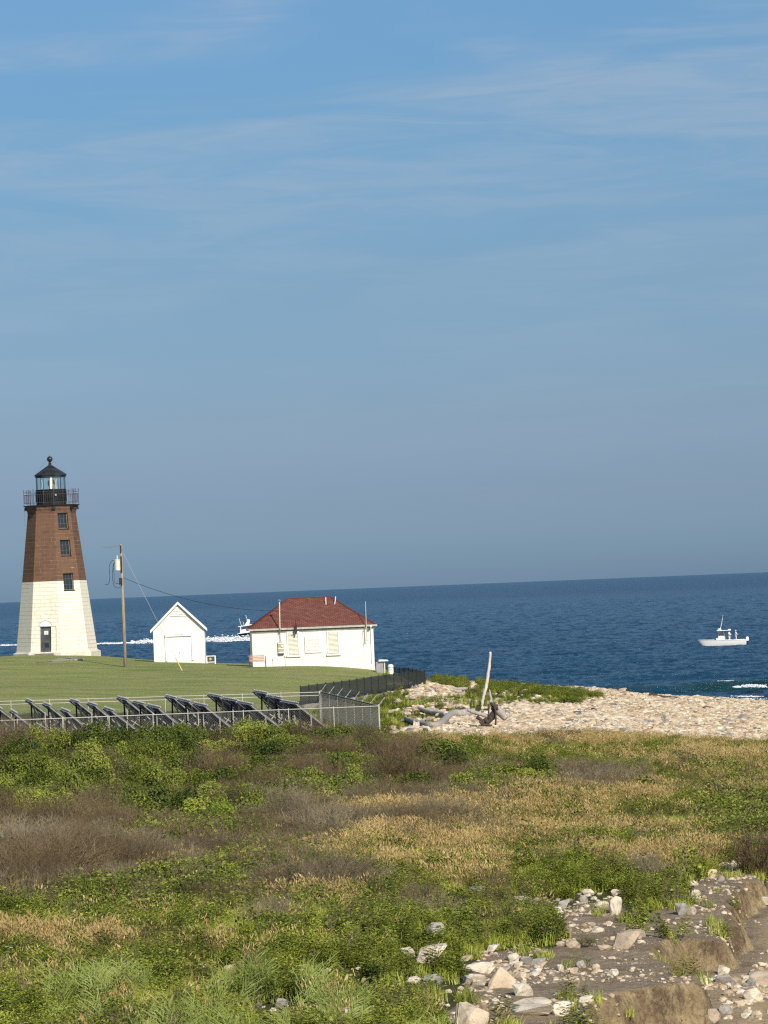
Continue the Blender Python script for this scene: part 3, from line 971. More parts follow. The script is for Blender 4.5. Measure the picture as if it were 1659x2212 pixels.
def facet_frame(k):
    t = T_AZ[k]
    c8 = math.cos(R(22.5)); s8 = math.sin(R(22.5))
    n = Vector((math.sin(t), -math.cos(t), 0)); u = Vector((math.cos(t), math.sin(t), 0))
    def pt(uu, z, inn=0.0):
        r_ = R0 + (R1 - R0) * (z - Z0) / (Z1 - Z0)
        return n * (r_ * c8 - inn) + u * uu + Vector((0, 0, z))
    def hw(z):
        return (R0 + (R1 - R0) * (z - Z0) / (Z1 - Z0)) * s8
    return pt, hw


WIN = [(10.90, 0.46, 1.28), (8.73, 0.46, 1.26), (5.98, 0.46, 1.34)]     # z centre, half width, height
V = []; Fc = []; UV = []
def quad(a, b, c, d, uvs):
    i = len(V); V.extend([a, b, c, d]); Fc.append((i, i + 1, i + 2, i + 3)); UV.append(uvs)
for k in range(8):
    pt, hw = facet_frame(k)
    holes = []
    if k == 1:
        holes = [(z - h / 2, z + h / 2, -hw_ + 0.02, hw_ + 0.02) for z, hw_, h in WIN]
    if k == 0:
        holes = [(Z0, Z0 + 2.02, -0.47, 0.47)]
    zs = sorted(set([Z0, Z1] + [h[0] for h in holes] + [h[1] for h in holes]))
    for a_, b_ in zip(zs[:-1], zs[1:]):
        hole = [h for h in holes if h[0] <= a_ + 1e-6 and h[1] >= b_ - 1e-6]
        off = k * 3.37
        if not hole:
            quad(pt(-hw(a_), a_), pt(hw(a_), a_), pt(hw(b_), b_), pt(-hw(b_), b_),
                 [(-hw(a_) + off, a_), (hw(a_) + off, a_), (hw(b_) + off, b_), (-hw(b_) + off, b_)])
        else:
            _, _, u0, u1 = hole[0]
            quad(pt(-hw(a_), a_), pt(u0, a_), pt(u0, b_), pt(-hw(b_), b_), [(-hw(a_) + off, a_), (u0 + off, a_), (u0 + off, b_), (-hw(b_) + off, b_)])
            quad(pt(u1, a_), pt(hw(a_), a_), pt(hw(b_), b_), pt(u1, b_), [(u1 + off, a_), (hw(a_) + off, a_), (hw(b_) + off, b_), (u1 + off, b_)])
    for z0, z1, u0, u1 in holes:                    # reveals
        dp = 0.30
        for (ua, za, ub, zb) in ((u0, z0, u0, z1), (u1, z1, u1, z0), (u0, z1, u1, z1), (u1, z0, u0, z0)):
            quad(pt(ua, za), pt(ub, zb), pt(ub, zb, dp), pt(ua, za, dp), [(ua + 3, za), (ub + 3, zb), (ub + 3.3, zb), (ua + 3.3, za)])
tw = mk('tower_wall', V, Fc, m_tower, LH)
uvl = tw.data.uv_layers.new(name='UVMap')
for p_, us in zip(tw.data.polygons, UV):
    for li, u_ in zip(p_.loop_indices, us):
        uvl.data[li].uv = u_


def slab_on(pt, u0, u1, z0, z1, inn0, inn1, mb):
    """block on a facet between depths inn0 (outer) and inn1 (inner)"""
    v = [pt(u, z, d) for u in (u0, u1) for z in (z0, z1) for d in (inn0, inn1)]
    mb.add(v, [(0, 1, 3, 2), (4, 6, 7, 5), (0, 4, 5, 1), (2, 3, 7, 6), (0, 2, 6, 4), (1, 5, 7, 3)])


pt, hw = facet_frame(1)
for z, h2, hh in WIN:
    u0, u1, z0, z1 = -h2 + 0.02, h2 + 0.02, z - hh / 2, z + hh / 2
    mb = MB(); slab_on(pt, u0 + .01, u1 - .01, z0 + .01, z1 - .01, 0.24, 0.29, mb)
    wn = mb.build('window', m_glassdark, LH)
    mb = MB()
    for a_, b_, c_, d_ in ((u0, u0 + .07, z0, z1), (u1 - .07, u1, z0, z1), (u0, u1, z0, z0 + .07), (u0, u1, z1 - .07, z1)):
        slab_on(pt, a_, b_, c_, d_, 0.17, 0.236, mb)
    for i in (1, 2):
        uu = u0 + (u1 - u0) * i / 3
        slab_on(pt, uu - .012, uu + .012, z0, z1, 0.20, 0.237, mb)
        zz = z0 + hh * i / 3
        slab_on(pt, u0, u1, zz - .012, zz + .012, 0.202, 0.2365, mb)
    mb.build('frame', m_winframe, wn)
    mb = MB(); slab_on(pt, u0 - .04, u1 + .04, z0 - .07, z0 + 0.002, -0.04, 0.12, mb)
    mb.build('sill', m_rust if z > 8 else m_black, wn)

pt, hw = facet_frame(0)
m_door = mat('steel_door', (0.10, 0.105, 0.10), 0.35, 0.3, var=0.5, vscale=1.5, spec=0.6)
mb = MB(); slab_on(pt, -0.42, 0.42, Z0 + .02, Z0 + 1.95, 0.20, 0.26, mb); dr = mb.build('door', m_door, LH)
mb = MB(); slab_on(pt, -0.47, -0.425, Z0, Z0 + 2.0, 0.12, 0.27, mb); slab_on(pt, 0.425, 0.47, Z0, Z0 + 2.0, 0.12, 0.27, mb); slab_on(pt, -0.47, 0.47, Z0 + 1.955, Z0 + 2.015, 0.12, 0.27, mb)
mb.build('door_frame', m_greymetal, dr)
mb = MB(); slab_on(pt, -0.17, 0.17, Z0 + 1.38, Z0 + 1.68, 0.185, 0.199, mb); mb.build('notice', m_sign, dr)
mb = MB(); slab_on(pt, -0.06, 0.06, Z0 + 1.45, Z0 + 1.55, 0.178, 0.184, mb); mb.build('notice_mark', m_red_letter, dr)
mb = MB()
for i in range(5):
    slab_on(pt, -0.14, 0.22, Z0 + .36 + i * .08, Z0 + .41 + i * .08, 0.18, 0.199, mb)
mb.build('vent_grille', m_black, dr)
mb = MB()                                            # arched tympanum over the door
prev = None
for i in range(13):
    a_ = math.pi * i / 12
    q = (0.50 * math.cos(a_), Z0 + 2.06 + 0.40 * math.sin(a_))
    if prev:
        v = [pt(0, Z0 + 2.06, -0.03), pt(prev[0], prev[1], -0.03), pt(q[0], q[1], -0.03), pt(0, Z0 + 2.06, 0.02), pt(prev[0], prev[1], 0.02), pt(q[0], q[1], 0.02)]
        mb.add(v, [(0, 1, 2), (3, 5, 4), (1, 4, 5, 2)])
    prev = q
mb.add([pt(-0.50, Z0 + 2.06, -.03), pt(.50, Z0 + 2.06, -.03), pt(.50, Z0 + 2.06, .02), pt(-.50, Z0 + 2.06, .02)], [(0, 1, 2, 3)])
mb.build('door_arch', m_trim, LH)
mb = MB()
prev = None
for i in range(13):
    a_ = math.pi * i / 12
    q = pt(0.545 * math.cos(a_), Z0 + 2.06 + 0.445 * math.sin(a_), -0.015)
    if prev is not None: mb.tube([prev, q], 0.022, 5)
    prev = q
mb.build('arch_moulding', m_gutter, LH)
mb = MB(); cp = [pt(0.52, Z0 + 2.06, -.03), pt(0.85, Z0 + 2.06, -.03), pt(0.93, Z0 + 1.95, -.03), pt(0.95, Z0 + 0.1, -.03)]
mb.tube(cp, 0.028, 6); mb.build('conduit', m_cream, LH)
# plinth
def octa(mb, r_, z0, z1, rt=None):
    rt = rt or r_
    v = []
    for rr, z in ((r_, z0), (rt, z1)):
        for k in range(8):
            a_ = T_AZ[k] - R(22.5)
            v.append((rr * math.sin(a_), -rr * math.cos(a_), z))
    f = [(k, (k + 1) % 8, 8 + (k + 1) % 8, 8 + k) for k in range(8)] + [tuple(range(8, 16)), tuple(reversed(range(8)))]
    mb.add(v, f)
mb = MB(); octa(mb, 3.55, -1.2, 0.30); octa(mb, 3.55, 0.302, 0.419, 3.33)
pl = mb.build('plinth', mat('plinth_paint', (0.66, 0.62, 0.52), 0.85, var=0.22, vscale=1.6, bump=0.4, bscale=6), LH)
# steps
pt0, _ = facet_frame(0)
mb = MB()
n0 = Vector((math.sin(T_AZ[0]), -math.cos(T_AZ[0]), 0)); rot0 = Matrix.Rotation(T_AZ[0], 3, 'Z')
for i in range(3):
    mb.box(n0 * (3.2 + 0.32 * i) + Vector((0, 0, 0.30 - 0.16 * i - 0.3)), (1.5 + .35 * i, 0.75, 0.6), rot0)
mb.build('door_step', m_stone_step, LH)
mb = MB()
octa(mb, 1.97, 11.60, 11.74, 1.99); octa(mb, 1.99, 11.742, 11.90, 2.06); octa(mb, 2.08, 11.902, 12.02, 2.08); octa(mb, 2.10, 12.022, 12.15, 2.17)
mb.build('cornice', mat('cornice_stone', (0.15, 0.085, 0.062), 0.8, var=0.3, vscale=3), LH)
for k in range(8):
    a_ = T_AZ[k] - R(22.5)
    mb = MB(); mb.box((2.06 * math.sin(a_), -2.06 * math.cos(a_), 11.95), (0.26, 0.26, 0.22), Matrix.Rotation(a_, 3, 'Z'))
    mb.build('corner_bracket', m_black, LH)
mb = MB(); octa(mb, 2.27, 12.152, 12.24); mb.build('gallery_deck', m_black, LH)
mb = MB(); octa(mb, 2.19, 12.04, 12.10); 
# gallery railing
mb = MB(); rr = 2.22
for k in range(8):
    a_ = T_AZ[k] - R(22.5); b_ = a_ + R(45)
    p0 = Vector((rr * math.sin(a_), -rr * math.cos(a_), 0)); p1 = Vector((rr * math.sin(b_), -rr * math.cos(b_), 0))
    mid_ = (p0 + p1) / 2
    for q in (p0, mid_):
        mb.tube([q + Vector((0, 0, 12.24)), q + Vector((0, 0, 13.42))], 0.022, 6)
        mb.lathe([(0.0, 13.56), (0.045, 13.46), (0.045, 13.42)][::-1], 6, (q.x, q.y, 0))
    for z in (12.42, 13.10, 13.30):
        mb.tube([p0 + Vector((0, 0, z)), p1 + Vector((0, 0, z))], 0.014, 5)
    for i in range(1, 10):
        if i == 5: continue
        q = p0.lerp(p1, i / 10)
        mb.tube([q + Vector((0, 0, 12.42)), q + Vector((0, 0, 13.10))], 0.009, 4, False)
mb.build('gallery_railing', m_rail, LH)
# lantern
def ngon(mb, r_, z0, z1, n=10, rt=None, ph=0.1):
    rt = rt if rt is not None else r_
    v = []
    for rr_, z in ((r_, z0), (rt, z1)):
        for k in range(n):
            a_ = 2 * math.pi * k / n + ph
            v.append((rr_ * math.sin(a_), -rr_ * math.cos(a_), z))
    mb.add(v, [(k, (k + 1) % n, n + (k + 1) % n, n + k) for k in range(n)] + [tuple(range(n, 2 * n)), tuple(reversed(range(n)))])
mb = MB(); ngon(mb, 1.26, 12.24, 12.5, rt=1.23); ngon(mb, 1.23, 12.501, 13.42); ngon(mb, 1.27, 13.421, 13.50)
for k in range(40):
    a_ = 2 * math.pi * k / 40
    mb.box((1.235 * math.sin(a_), -1.235 * math.cos(a_), 12.95), (0.03, 0.03, 0.9), Matrix.Rotation(a_, 3, 'Z'))
mb.build('lantern_wall', m_black, LH)
mb = MB(); mb.lathe([(0.0, 0), (0.08, 0.0), (0.08, 0.04), (0, 0.04)], 12, (0, 0, 0))
vn = mb.build('lantern_vent', m_beige, LH); vn.location = (0.36, -1.26, 13.02); vn.rotation_euler = (math.pi / 2, 0, R(16))
mb = MB(); n = 10
for k in range(n):
    a_ = 2 * math.pi * k / n + 0.1; b_ = 2 * math.pi * (k + 1) / n + 0.1
    rr_ = 1.17
    p0 = Vector((rr_ * math.sin(a_), -rr_ * math.cos(a_), 13.50)); p1 = Vector((rr_ * math.sin(b_), -rr_ * math.cos(b_), 13.50))
    mb.add([p0, p1, p1 + Vector((0, 0, 0.99)), p0 + Vector((0, 0, 0.99))], [(0, 1, 2, 3)])
mb.build('lantern_glass', m_glass, LH)
for k in range(n):
    a_ = 2 * math.pi * k / n + 0.1
    p0 = Vector((1.19 * math.sin(a_), -1.19 * math.cos(a_), 13.50))
    mb = MB(); mb.tube([p0, p0 + Vector((0, 0, 0.99))], 0.028, 6)
    mb.build('glazing_bar', m_black, LH)
mb = MB(); prof = []
for i in range(17):
    t_ = i / 16
    z = -0.46 + 0.92 * t_
    prof.append((max(0.02, 0.29 * math.sin(math.pi * t_) ** 0.7 * (1 + 0.04 * (i % 2))), z))
mb.lathe(prof, 20)
ls = mb.build('beacon_lens', m_lens, LH, smooth=False); ls.location = (0.05, 0, 14.0)
mb = MB(); mb.lathe([(0.18, 13.42), (0.12, 13.5), (0.10, 13.56)], 12); mb.build('lens_pedestal', m_black, LH)
mb = MB(); ngon(mb, 1.27, 14.491, 14.62); ngon(mb, 1.34, 14.622, 14.70)
ngon(mb, 1.34, 14.702, 15.45, rt=0.20)
mb.build('roof', mat('lantern_roof_metal', (0.035, 0.040, 0.042), 0.42, 0.3, var=0.6, vscale=2.5), LH)
mb = MB(); mb.lathe([(0.21, 15.44), (0.10, 15.50), (0.15, 15.56), (0.09, 15.66), (0.13, 15.72), (0.06, 15.76)], 16)
prof = [(0.235 * math.sin(math.pi * i / 12) + 1e-5, 15.97 - 0.235 * math.cos(math.pi * i / 12)) for i in range(13)]
mb.lathe(prof, 18); mb.tube([(0, 0, 16.2), (0, 0, 16.33)], [0.02, 0.008], 6)
mb.build('ball_finial', mat('finial_metal', (0.05, 0.05, 0.05), 0.3, 0.5, var=0.4), LH, smooth=True)
mb = MB(); mb.tube([(-0.2, -0.1, 15.95), (-1.15, -0.3, 14.9)], 0.010, 4); mb.build('lightning_cable', m_greymetal, LH)
mb = MB(); mb.tube([(0.2, -0.1, 15.95), (1.2, -0.3, 14.85), (1.5, -.3, 13.5), (1.6, -.4, 12.3)], 0.010, 4)
mb.build('lightning_cable', m_greymetal, LH)
mb = MB(); mb.tube([(-2.2, -0.2, 12.1), (-2.22, -.2, 11.3), (-2.15, -0.2, 10.6)], 0.012, 4)
mb.build('lightning_cable', m_greymetal, LH)
# small slab lying in the grass before the tower
for (a_, b_, w_, l_) in ((162, 1425.5, 1.5, 0.9),):
    g_ = ground(a_, b_ + 1)
    mb = MB(); mb.box((0, 0, 0.03), (w_, l_, 0.12)); o = mb.build('stone_slab', m_concrete, None, g_ + Vector((0, 0, 0.0)))
    tag(o, 'flat pale concrete slab set in the lawn before the lighthouse door', 'slab')
# walk up to the door
gp = [ground(150, 1421), ground(122, 1428), ground(95, 1431)]
mb = MB()
for i in range(2):
    a_, b_ = gp[i], gp[i + 1]
    for s in range(4):
        p0 = a_.lerp(b_, s / 4); p1 = a_.lerp(b_, (s + 1) / 4)
        p0.z = H(p0.x, p0.y) + .03; p1.z = H(p1.x, p1.y) + .03
        o_ = Vector((0.55, 0.9, 0))
        mb.add([p0 - o_, p1 - o_, p1 + o_, p0 + o_, p0 - o_ - Vector((0, 0, .2)), p1 - o_ - Vector((0, 0, .2)), p1 + o_ - Vector((0, 0, .2)), p0 + o_ - Vector((0, 0, .2))],
               [(0, 1, 2, 3), (0, 4, 5, 1), (2, 6, 7, 3)])
o = mb.build('path', m_concrete); tag(o, kind='structure')

# ------------------------------------------------------------------ utility pole
pd = 263.0
pb = P(271, 1441, pd); pb.z = min(pb.z, H(pb.x, pb.y) + 0.02)
UP = empty('utility_pole', pb)
tag(UP, 'weathered wooden utility pole with a pale transformer between lighthouse and shed', 'utility pole')
mb = MB(); mb.tube([(0, 0, -0.6), (0, 0, 4), (0.0, 0, 9.1)], [0.135, 0.12, 0.085], 14); mb.build('pole_shaft', m_pole, UP, smooth=True)
s_ = pd / F
TRZ = 7.75
mb = MB(); mb.lathe([(0.19, 0), (0.215, 0.03), (0.215, .72), (0.235, .74), (0.235, .78), (0.18, .82), (0.0, .84)], 20)
tr_ = mb.build('transformer', m_trans, UP, smooth=False); tr_.location = (-0.29, -0.10, TRZ - 0.60)
mb = MB()
for z in range(4): mb.lathe([(0.035, .84 + z * .07), (0.07, .87 + z * .07), (0.035, .90 + z * .07)], 10)
mb.build('bushing', m_porcelain, tr_)
mb = MB(); mb.tube(smooth([(-0.18, 0, .75), (-.42, 0, .72), (-.62, 0, .3), (-.60, 0, -.4), (-.72, 0, -.95), (-1.0, 0, -1.0)]), 0.020, 6)
mb.tube(smooth([(-0.2, 0, 0.62), (-.32, 0, .4), (-.40, 0, -.5), (-.3, 0, -1.1), (0.0, 0, -1.30), (.3, 0, -1.1)]), 0.020, 6)
mb.tube(smooth([(-0.25, 0, 0.6), (-.3, 0, .2), (-.28, 0, -.3), (-.25, 0, -.9), (.3, 0, -.95)]), 0.016, 6)
mb.build('drop_cable', m_cable, tr_)
mb = MB(); mb.box((-0.1, -0.16, 6.35), (0.24, 0.2, 0.5)); mb.box((0, -0.15, 8.75), (0.10, 0.12, 0.5)); mb.box((0, -.15, 7.6), (.1, .12, 1.2)); mb.build('bracket', m_rust, UP)
mb = MB(); mb.tube([(-0.1, 0, 9.0), (-0.9, 0.2, 8.88), (-1.4, .3, 8.95)], 0.022, 5); mb.build('line_stub', m_greymetal, UP)

# ------------------------------------------------------------------ fog signal house
HD = 265.0
hb = P(546.5, 1439, HD)
HR = R(3.7)
he = P(546.5, 1361 + 4, HD)
wall_h = he.z - hb.z + 0.02
HO = empty('fog_signal_house', hb, HR)
tag(HO, 'white house with red hipped roof and two louvered windows at the edge of the lawn', 'house')
WW, WD = 9.08, 6.1
ca, sa = math.cos(-HR), math.sin(-HR)


def hloc(px, py, yl=0.0):
    """local house coordinates (x, z) of picture position on the plane y = yl"""
    d = ray(px, py)
    o_ = Vector((0, 0, CAMZ)) - hb
    ol = Vector((o_.x * ca - o_.y * sa, o_.x * sa + o_.y * ca, o_.z))
    dl = Vector((d[0] * ca - d[1] * sa, d[0] * sa + d[1] * ca, d[2]))
    t = (yl - ol.y) / dl.y
    return ol.x + dl.x * t, ol.z + dl.z * t


mb = MB(); mb.box((WW / 2, WD / 2, wall_h / 2 - 0.5), (WW, WD, wall_h + 1.0)); mb.build('wall', m_white, HO)
xr0, zr0 = hloc(623.3, 1293, WD / 2); xr1, zr1 = hloc(713.2, 1290, WD / 2)
ov = 0.17; ez = wall_h + 0.16; rz_ = zr0
rt = [(-ov, -ov, ez), (WW + ov, -ov, ez), (WW + ov, WD + ov, ez), (-ov, WD + ov, ez), (xr0, WD / 2, rz_), (xr1, WD / 2, rz_)]
rf = mk('roof', rt, [(0, 1, 5, 4), (1, 2, 5), (2, 3, 4, 5), (3, 0, 4), (0, 3, 2, 1)], m_roof, HO)
def roofuv(p_, co):
    n = p_.normal
    if abs(n.x) > abs(n.y): return (co.y, co.z * 1.5)
    return (co.x, co.z * 1.62)
uv_planar(rf, roofuv)
mb = MB()
for a_, b_ in ((0, 4), (1, 5), (4, 5), (2, 5), (3, 4)):
    mb.tube([rt[a_], rt[b_]], 0.06, 6)
mb.build('ridge_cap', mat('ridge_shingle', (0.13, 0.035, 0.028), 0.85, var=0.3, vscale=5), rf)
mb = MB()
z_ = wall_h + 0.06
mb.box((WW / 2, -ov - 0.05, z_ + .05), (WW + 2 * ov + .16, 0.14, 0.14)); mb.box((WW / 2, WD + ov + .05, z_ + .05), (WW + 2 * ov + .16, .14, .14))
mb.box((-ov - .05, WD / 2, z_ + .05), (0.14, WD + 2 * ov, .138)); mb.box((WW + ov + .05, WD / 2, z_ + .05), (0.14, WD + 2 * ov, .138))
mb.build('gutter', m_gutter, HO)
mb = MB(); mb.box((WW / 2, WD / 2, wall_h + .045), (WW + 2 * ov - .1, WD + 2 * ov - .1, .09)); mb.build('soffit', m_dark, HO)
mb = MB(); mb.box((WW / 2, -0.035, wall_h - .07), (WW + .1, 0.07, 0.12)); mb.build('frieze_board', m_gutter, HO)


def louver_window(pxs, pys):
    x0, z1 = hloc(pxs[0], pys[0]); x1, z0 = hloc(pxs[1], pys[1])
    wn = MB(); wn.box(((x0 + x1) / 2, -0.02, (z0 + z1) / 2), (x1 - x0, 0.04, z1 - z0)); wn = wn.build('window', m_gutter, HO)
    mb = MB(); n = 17
    for i in range(n):
        z = z0 + (i + .5) * (z1 - z0) / n
        mb.box(((x0 + x1) / 2, -0.058, z), (x1 - x0 - .05, 0.016, (z1 - z0) / n * 0.78), Matrix.Rotation(R(-30), 3, 'X'))
    mb.build('louver', m_louver, wn)
    mb = MB()
    for xx in (x0 - .05, x1 + .05): mb.box((xx, -.045, (z0 + z1) / 2), (.10, .09, z1 - z0))
    mb.box(((x0 + x1) / 2, -.045, z1 + .05), (x1 - x0 + .2, .088, .10))
    mb.build('frame', m_trim, wn)
    mb = MB(); mb.box(((x0 + x1) / 2, -.08, z0 - .10), (x1 - x0 + .34, .16, .13)); mb.build('sill', m_trim, wn)


louver_window((622, 645), (1367.5, 1413.5))
louver_window((708.5, 731.5), (1365.5, 1410.5))
x0, z1 = hloc(658.2, 1376); x1, z0 = hloc(693.4, 1409)
mb = MB(); mb.box(((x0 + x1) / 2, -0.03, (z0 + z1) / 2), (x1 - x0, 0.06, z1 - z0)); sg = mb.build('caution_sign', m_sign, HO)
mb = MB(); mb.box(((x0 + x1) / 2, -.035, z0 - .012), (x1 - x0 + .03, .07, .03)); mb.box((x0 - .012, -.035, (z0 + z1) / 2), (.022, .07, z1 - z0)); mb.build('sign_edge', m_gutter, sg)
cu = bpy.data.curves.new('txt', 'FONT'); cu.body = 'CAUTION'; cu.size = 0.205; cu.align_x = 'CENTER'; cu.extrude = 0.004; cu.space_character = 1.15
to = bpy.data.objects.new('txt', cu); COL.objects.link(to)
bpy.context.view_layer.update()
me = bpy.data.meshes.new_from_object(to.evaluated_get(bpy.context.evaluated_depsgraph_get()))
bpy.data.objects.remove(to)
me.materials.clear(); me.materials.append(m_red_letter)
lt = bpy.data.objects.new('lettering', me); COL.objects.link(lt); lt.parent = sg
lt.rotation_euler = (math.pi / 2, 0, 0); lt.location = ((x0 + x1) / 2, -0.066, z1 - 0.32)
mb = MB(); sw_ = (x1 - x0)
for row, words in ((0, [(0.17, 0.27), (0.40, 0.54), (0.65, 0.87)]), (1, [(0.06, 0.13), (0.26, 0.45), (0.57, 0.72), (0.84, 0.89)]), (2, [(0.13, 0.28), (0.46, 0.82)])):
    zc = z1 - 0.52 - row * 0.245
    for a_, b_ in words:                                   # illegible small lettering: separate strokes, as faint as in the photograph
        k = max(2, int((b_ - a_) / 0.048)); mb = MB()
        for i in range(k):
            xx = x0 + sw_ * (a_ + (b_ - a_) * (i + .5) / k)
            mb.box((xx, -0.064, zc), (0.028, 0.006, 0.085)); mb.box((xx + .02, -0.0638, zc + (.02 if i % 2 else -.02)), (0.034, 0.005, 0.02))
        mb.build('lettering', m_grey_letter, sg)
# meter box, mast, horn, antenna, downpipe
x0, z1 = hloc(600.5, 1387); x1, z0 = hloc(613.5, 1413)
xc = (x0 + x1) / 2
mb = MB(); mb.box((xc, -.10, (z0 + z1) / 2), (x1 - x0, .2, z1 - z0)); mbx = mb.build('meter_box', m_beige, HO)
for fz in (0.10, 0.52, 0.86):
    mb = MB(); mb.box((xc, -.215, z1 - (z1 - z0) * fz), (x1 - x0 + .02, .03, .07))
    mb.build('box_trim', m_trim, mbx)
mb = MB(); mb.lathe([(0.085, 0), (0.085, 0.07), (0, .09)], 14); dl = mb.build('meter_dial', m_trim, mbx); dl.location = (xc + .08, -.20, z1 - (z1 - z0) * .33); dl.rotation_euler = (math.pi / 2, 0, 0)
mb = MB(); mb.box((xc, -.11, z0 + .02), (x1 - x0 + .01, .22, .07)); mb.build('box_base', m_dark, mbx)
mx_, mz = hloc(602.6, 1297.8, -0.08); mx2, _z = hloc(604, 1350, -0.08)
mb = MB(); mb.tube([(mx2, -0.40, wall_h + .16), (mx_ + .02, -0.40, mz)], 0.045, 8); ms = mb.build('service_mast', m_cream, HO)
mb = MB(); mb.lathe([(0.05, -.06), (0.10, -.05), (0.14, .0), (0.03, .11), (0, .12)], 10, (mx_ + .02, -.40, mz)); mb.build('mast_cap', m_greymetal, ms)
mb = MB(); mb.tube([(mx2, -0.05, z1), (mx2, -0.05, wall_h - .02), (mx2, -.40, wall_h - .1), (mx2, -.40, wall_h + .2)], 0.035, 8); mb.build('conduit', m_greymetal, HO)
hx, hz = hloc(639, 1357, -0.4)
mb = MB(); mb.box((hx, -.42, hz + .0), (.16, .16, .5)); mb.box((hx + .02, -.42, hz - .32), (.1, .1, .3), Matrix.Rotation(R(15), 3, 'Y')); mb.tube([(hx, -.42, hz + .2), (hx, -.42, hz + .62)], .02, 5)
mb.box((hx - .1, -.40, hz - .3), (.34, .03, .04)); mb.build('light_bracket', m_rust, HO)
ax, az = hloc(789, 1299, -.1); ax2, az2 = hloc(792.5, 1385, -.1)
mb = MB(); mb.tube([(ax2, -.42, az2 + .05), (ax2 - .02, -.42, wall_h + .3), (ax - .0, -.42, az)], [.03, .03, .022], 7)
mb.tube([(ax2 - .12, -.42, az2 - .2), (ax2 - .13, -.42, wall_h)], .018, 5); mb.box((ax2, -.40, az2 + .05), (.30, .03, .03)); mb.box((ax2 - .05, -.25, wall_h - .05), (.05, .4, .05))
mb.build('antenna', m_galv, HO)
dx_, dz_ = hloc(800.5, 1356, -.1); dx2, dz2 = hloc(804, 1444, -.1)
mb = MB(); mb.tube([(dx_, -.22, wall_h + .02), (dx_ + .02, -.10, wall_h - .22), (dx_ + .02, -.08, -0.1)], .045, 8); mb.build('downpipe', m_trim, HO)
mb = MB(); mb.lathe([(0, -.09), (.08, -.06), (.10, 0), (.08, .06), (0, .09)], 10, (dx_, -.50, wall_h + .06)); mb.build('floodlight', m_trim, HO)
for px, py, hh, tl_ in ((704, 1302, .42, 0.0), (722, 1303, .5, .25)):
    vx, vz = hloc(px, py, WD / 2 - .8)
    mb = MB(); mb.tube([(vx, WD / 2 - .8, vz - .3), (vx + tl_ * .5, WD / 2 - .8, vz + hh)], .035, 7); mb.build('vent_pipe', m_trim, HO)
# low pipe riser and tap on the wall
for px, ya, yb in ((616, 1396 + 22, 1438), (589.5, 1424, 1438)):
    vx, vz = hloc(px, ya); vx2, vz2 = hloc(px, yb)
    mb = MB(); mb.tube([(vx, -.05, vz), (vx, -.05, vz2)], .018, 6); mb.box((vx, -.06, vz), (.08, .08, .1)); mb.build('riser_pipe', m_cream, HO)
# service drop wire and guy wire
wa = pb + Vector((0.12, 0, 7.75 - 1.0 - .35))
wa.z = P(275.6, 1248, pd).z
cw = Matrix.Rotation(HR, 3, 'Z') @ Vector((mx_ + .02, -.40, mz - 0.75)) + hb
pts = []
for i in range(25):
    t_ = i / 24
    q = wa.lerp(cw, t_); q.z -= 4 * 0.62 * t_ * (1 - t_)
    pts.append(q)
mb = MB(); mb.tube(pts, 0.018, 5); o = mb.build('service_wire', m_cable)
tag(o, 'black service wire sagging from the utility pole towards the red-roofed house', 'wire')
ga = pb + Vector((0.1, -.05, 8.55)); gb = ground(393.7, 1450)
mb = MB(); mb.tube([ga, gb], 0.014, 5); o = mb.build('guy_wire', m_guy)
tag(o, 'thin steel guy wire anchoring the utility pole in front of the shed', 'wire')
mb = MB(); mb.tube([gb + (ga - gb).normalized() * 1.3, gb], 0.04, 7); mb.build('wire_guard', m_yellow, o)

# ------------------------------------------------------------------ gabled shed
SD = 275.0
sb = P(333.5, 1429.5, SD)
SR = R(3.2)
SHD = empty('gabled_shed', sb, SR)
tag(SHD, 'small white gabled shed with a closed garage door and triangular louver', 'shed')
sw2, sdp = 3.93, 5.2
whs = 2.50
apex = (1429.5 - 1303.5) * SD / F
mb = MB()
mb.prism([(0, -.8), (sw2, -.8), (sw2, whs), (sw2 / 2, apex - .10), (0, whs)], 0, sdp); mb.build('wall', m_white, SHD)
sl = (apex - .10 - whs) / (sw2 / 2)
ex = 0.20
mb = MB()
for sgn in (-1, 1):
    xa, xb = sw2 / 2, sw2 / 2 + sgn * (sw2 / 2 + ex)
    za, zb = apex - .08, apex - .08 - sl * (sw2 / 2 + ex)
    mb.prism([(xa, za), (xb, zb), (xb, zb + .09), (xa, za + .12)] if sgn > 0 else [(xa, za), (xa, za + .12), (xb, zb + .09), (xb, zb)], -0.22, sdp + .2)
mb.build('roof', mat('shed_roof', (0.35, 0.34, 0.32), 0.8, var=0.2), SHD)
mb = MB()
for sgn in (-1, 1):
    xa, xb = sw2 / 2, sw2 / 2 + sgn * (sw2 / 2 + ex + .03)
    za, zb = apex + .06, apex + .06 - sl * (sw2 / 2 + ex + .03)
    mb.prism([(xa, za), (xb, zb), (xb, zb - .22), (xa, za - .20)] if sgn > 0 else [(xa, za), (xa, za - .20), (xb, zb - .22), (xb, zb)], -0.30, -0.222)
mb.build('bargeboard', m_trim, SHD)
dx0, dx1, dh = 1.02, 2.90, 1.88
mb = MB(); mb.box(((dx0 + dx1) / 2, -.012, dh / 2), (dx1 - dx0, .02, dh)); gd = mb.build('garage_door', m_trim, SHD)
mb = MB()
for i in range(1, 5): mb.box(((dx0 + dx1) / 2, -.022, dh * i / 5), (dx1 - dx0, .01, .012))
mb.box(((dx0 + dx1) / 2, -.035, .62), (.05, .03, .18)); mb.build('panel_joint', m_gutter, gd)
mb = MB()
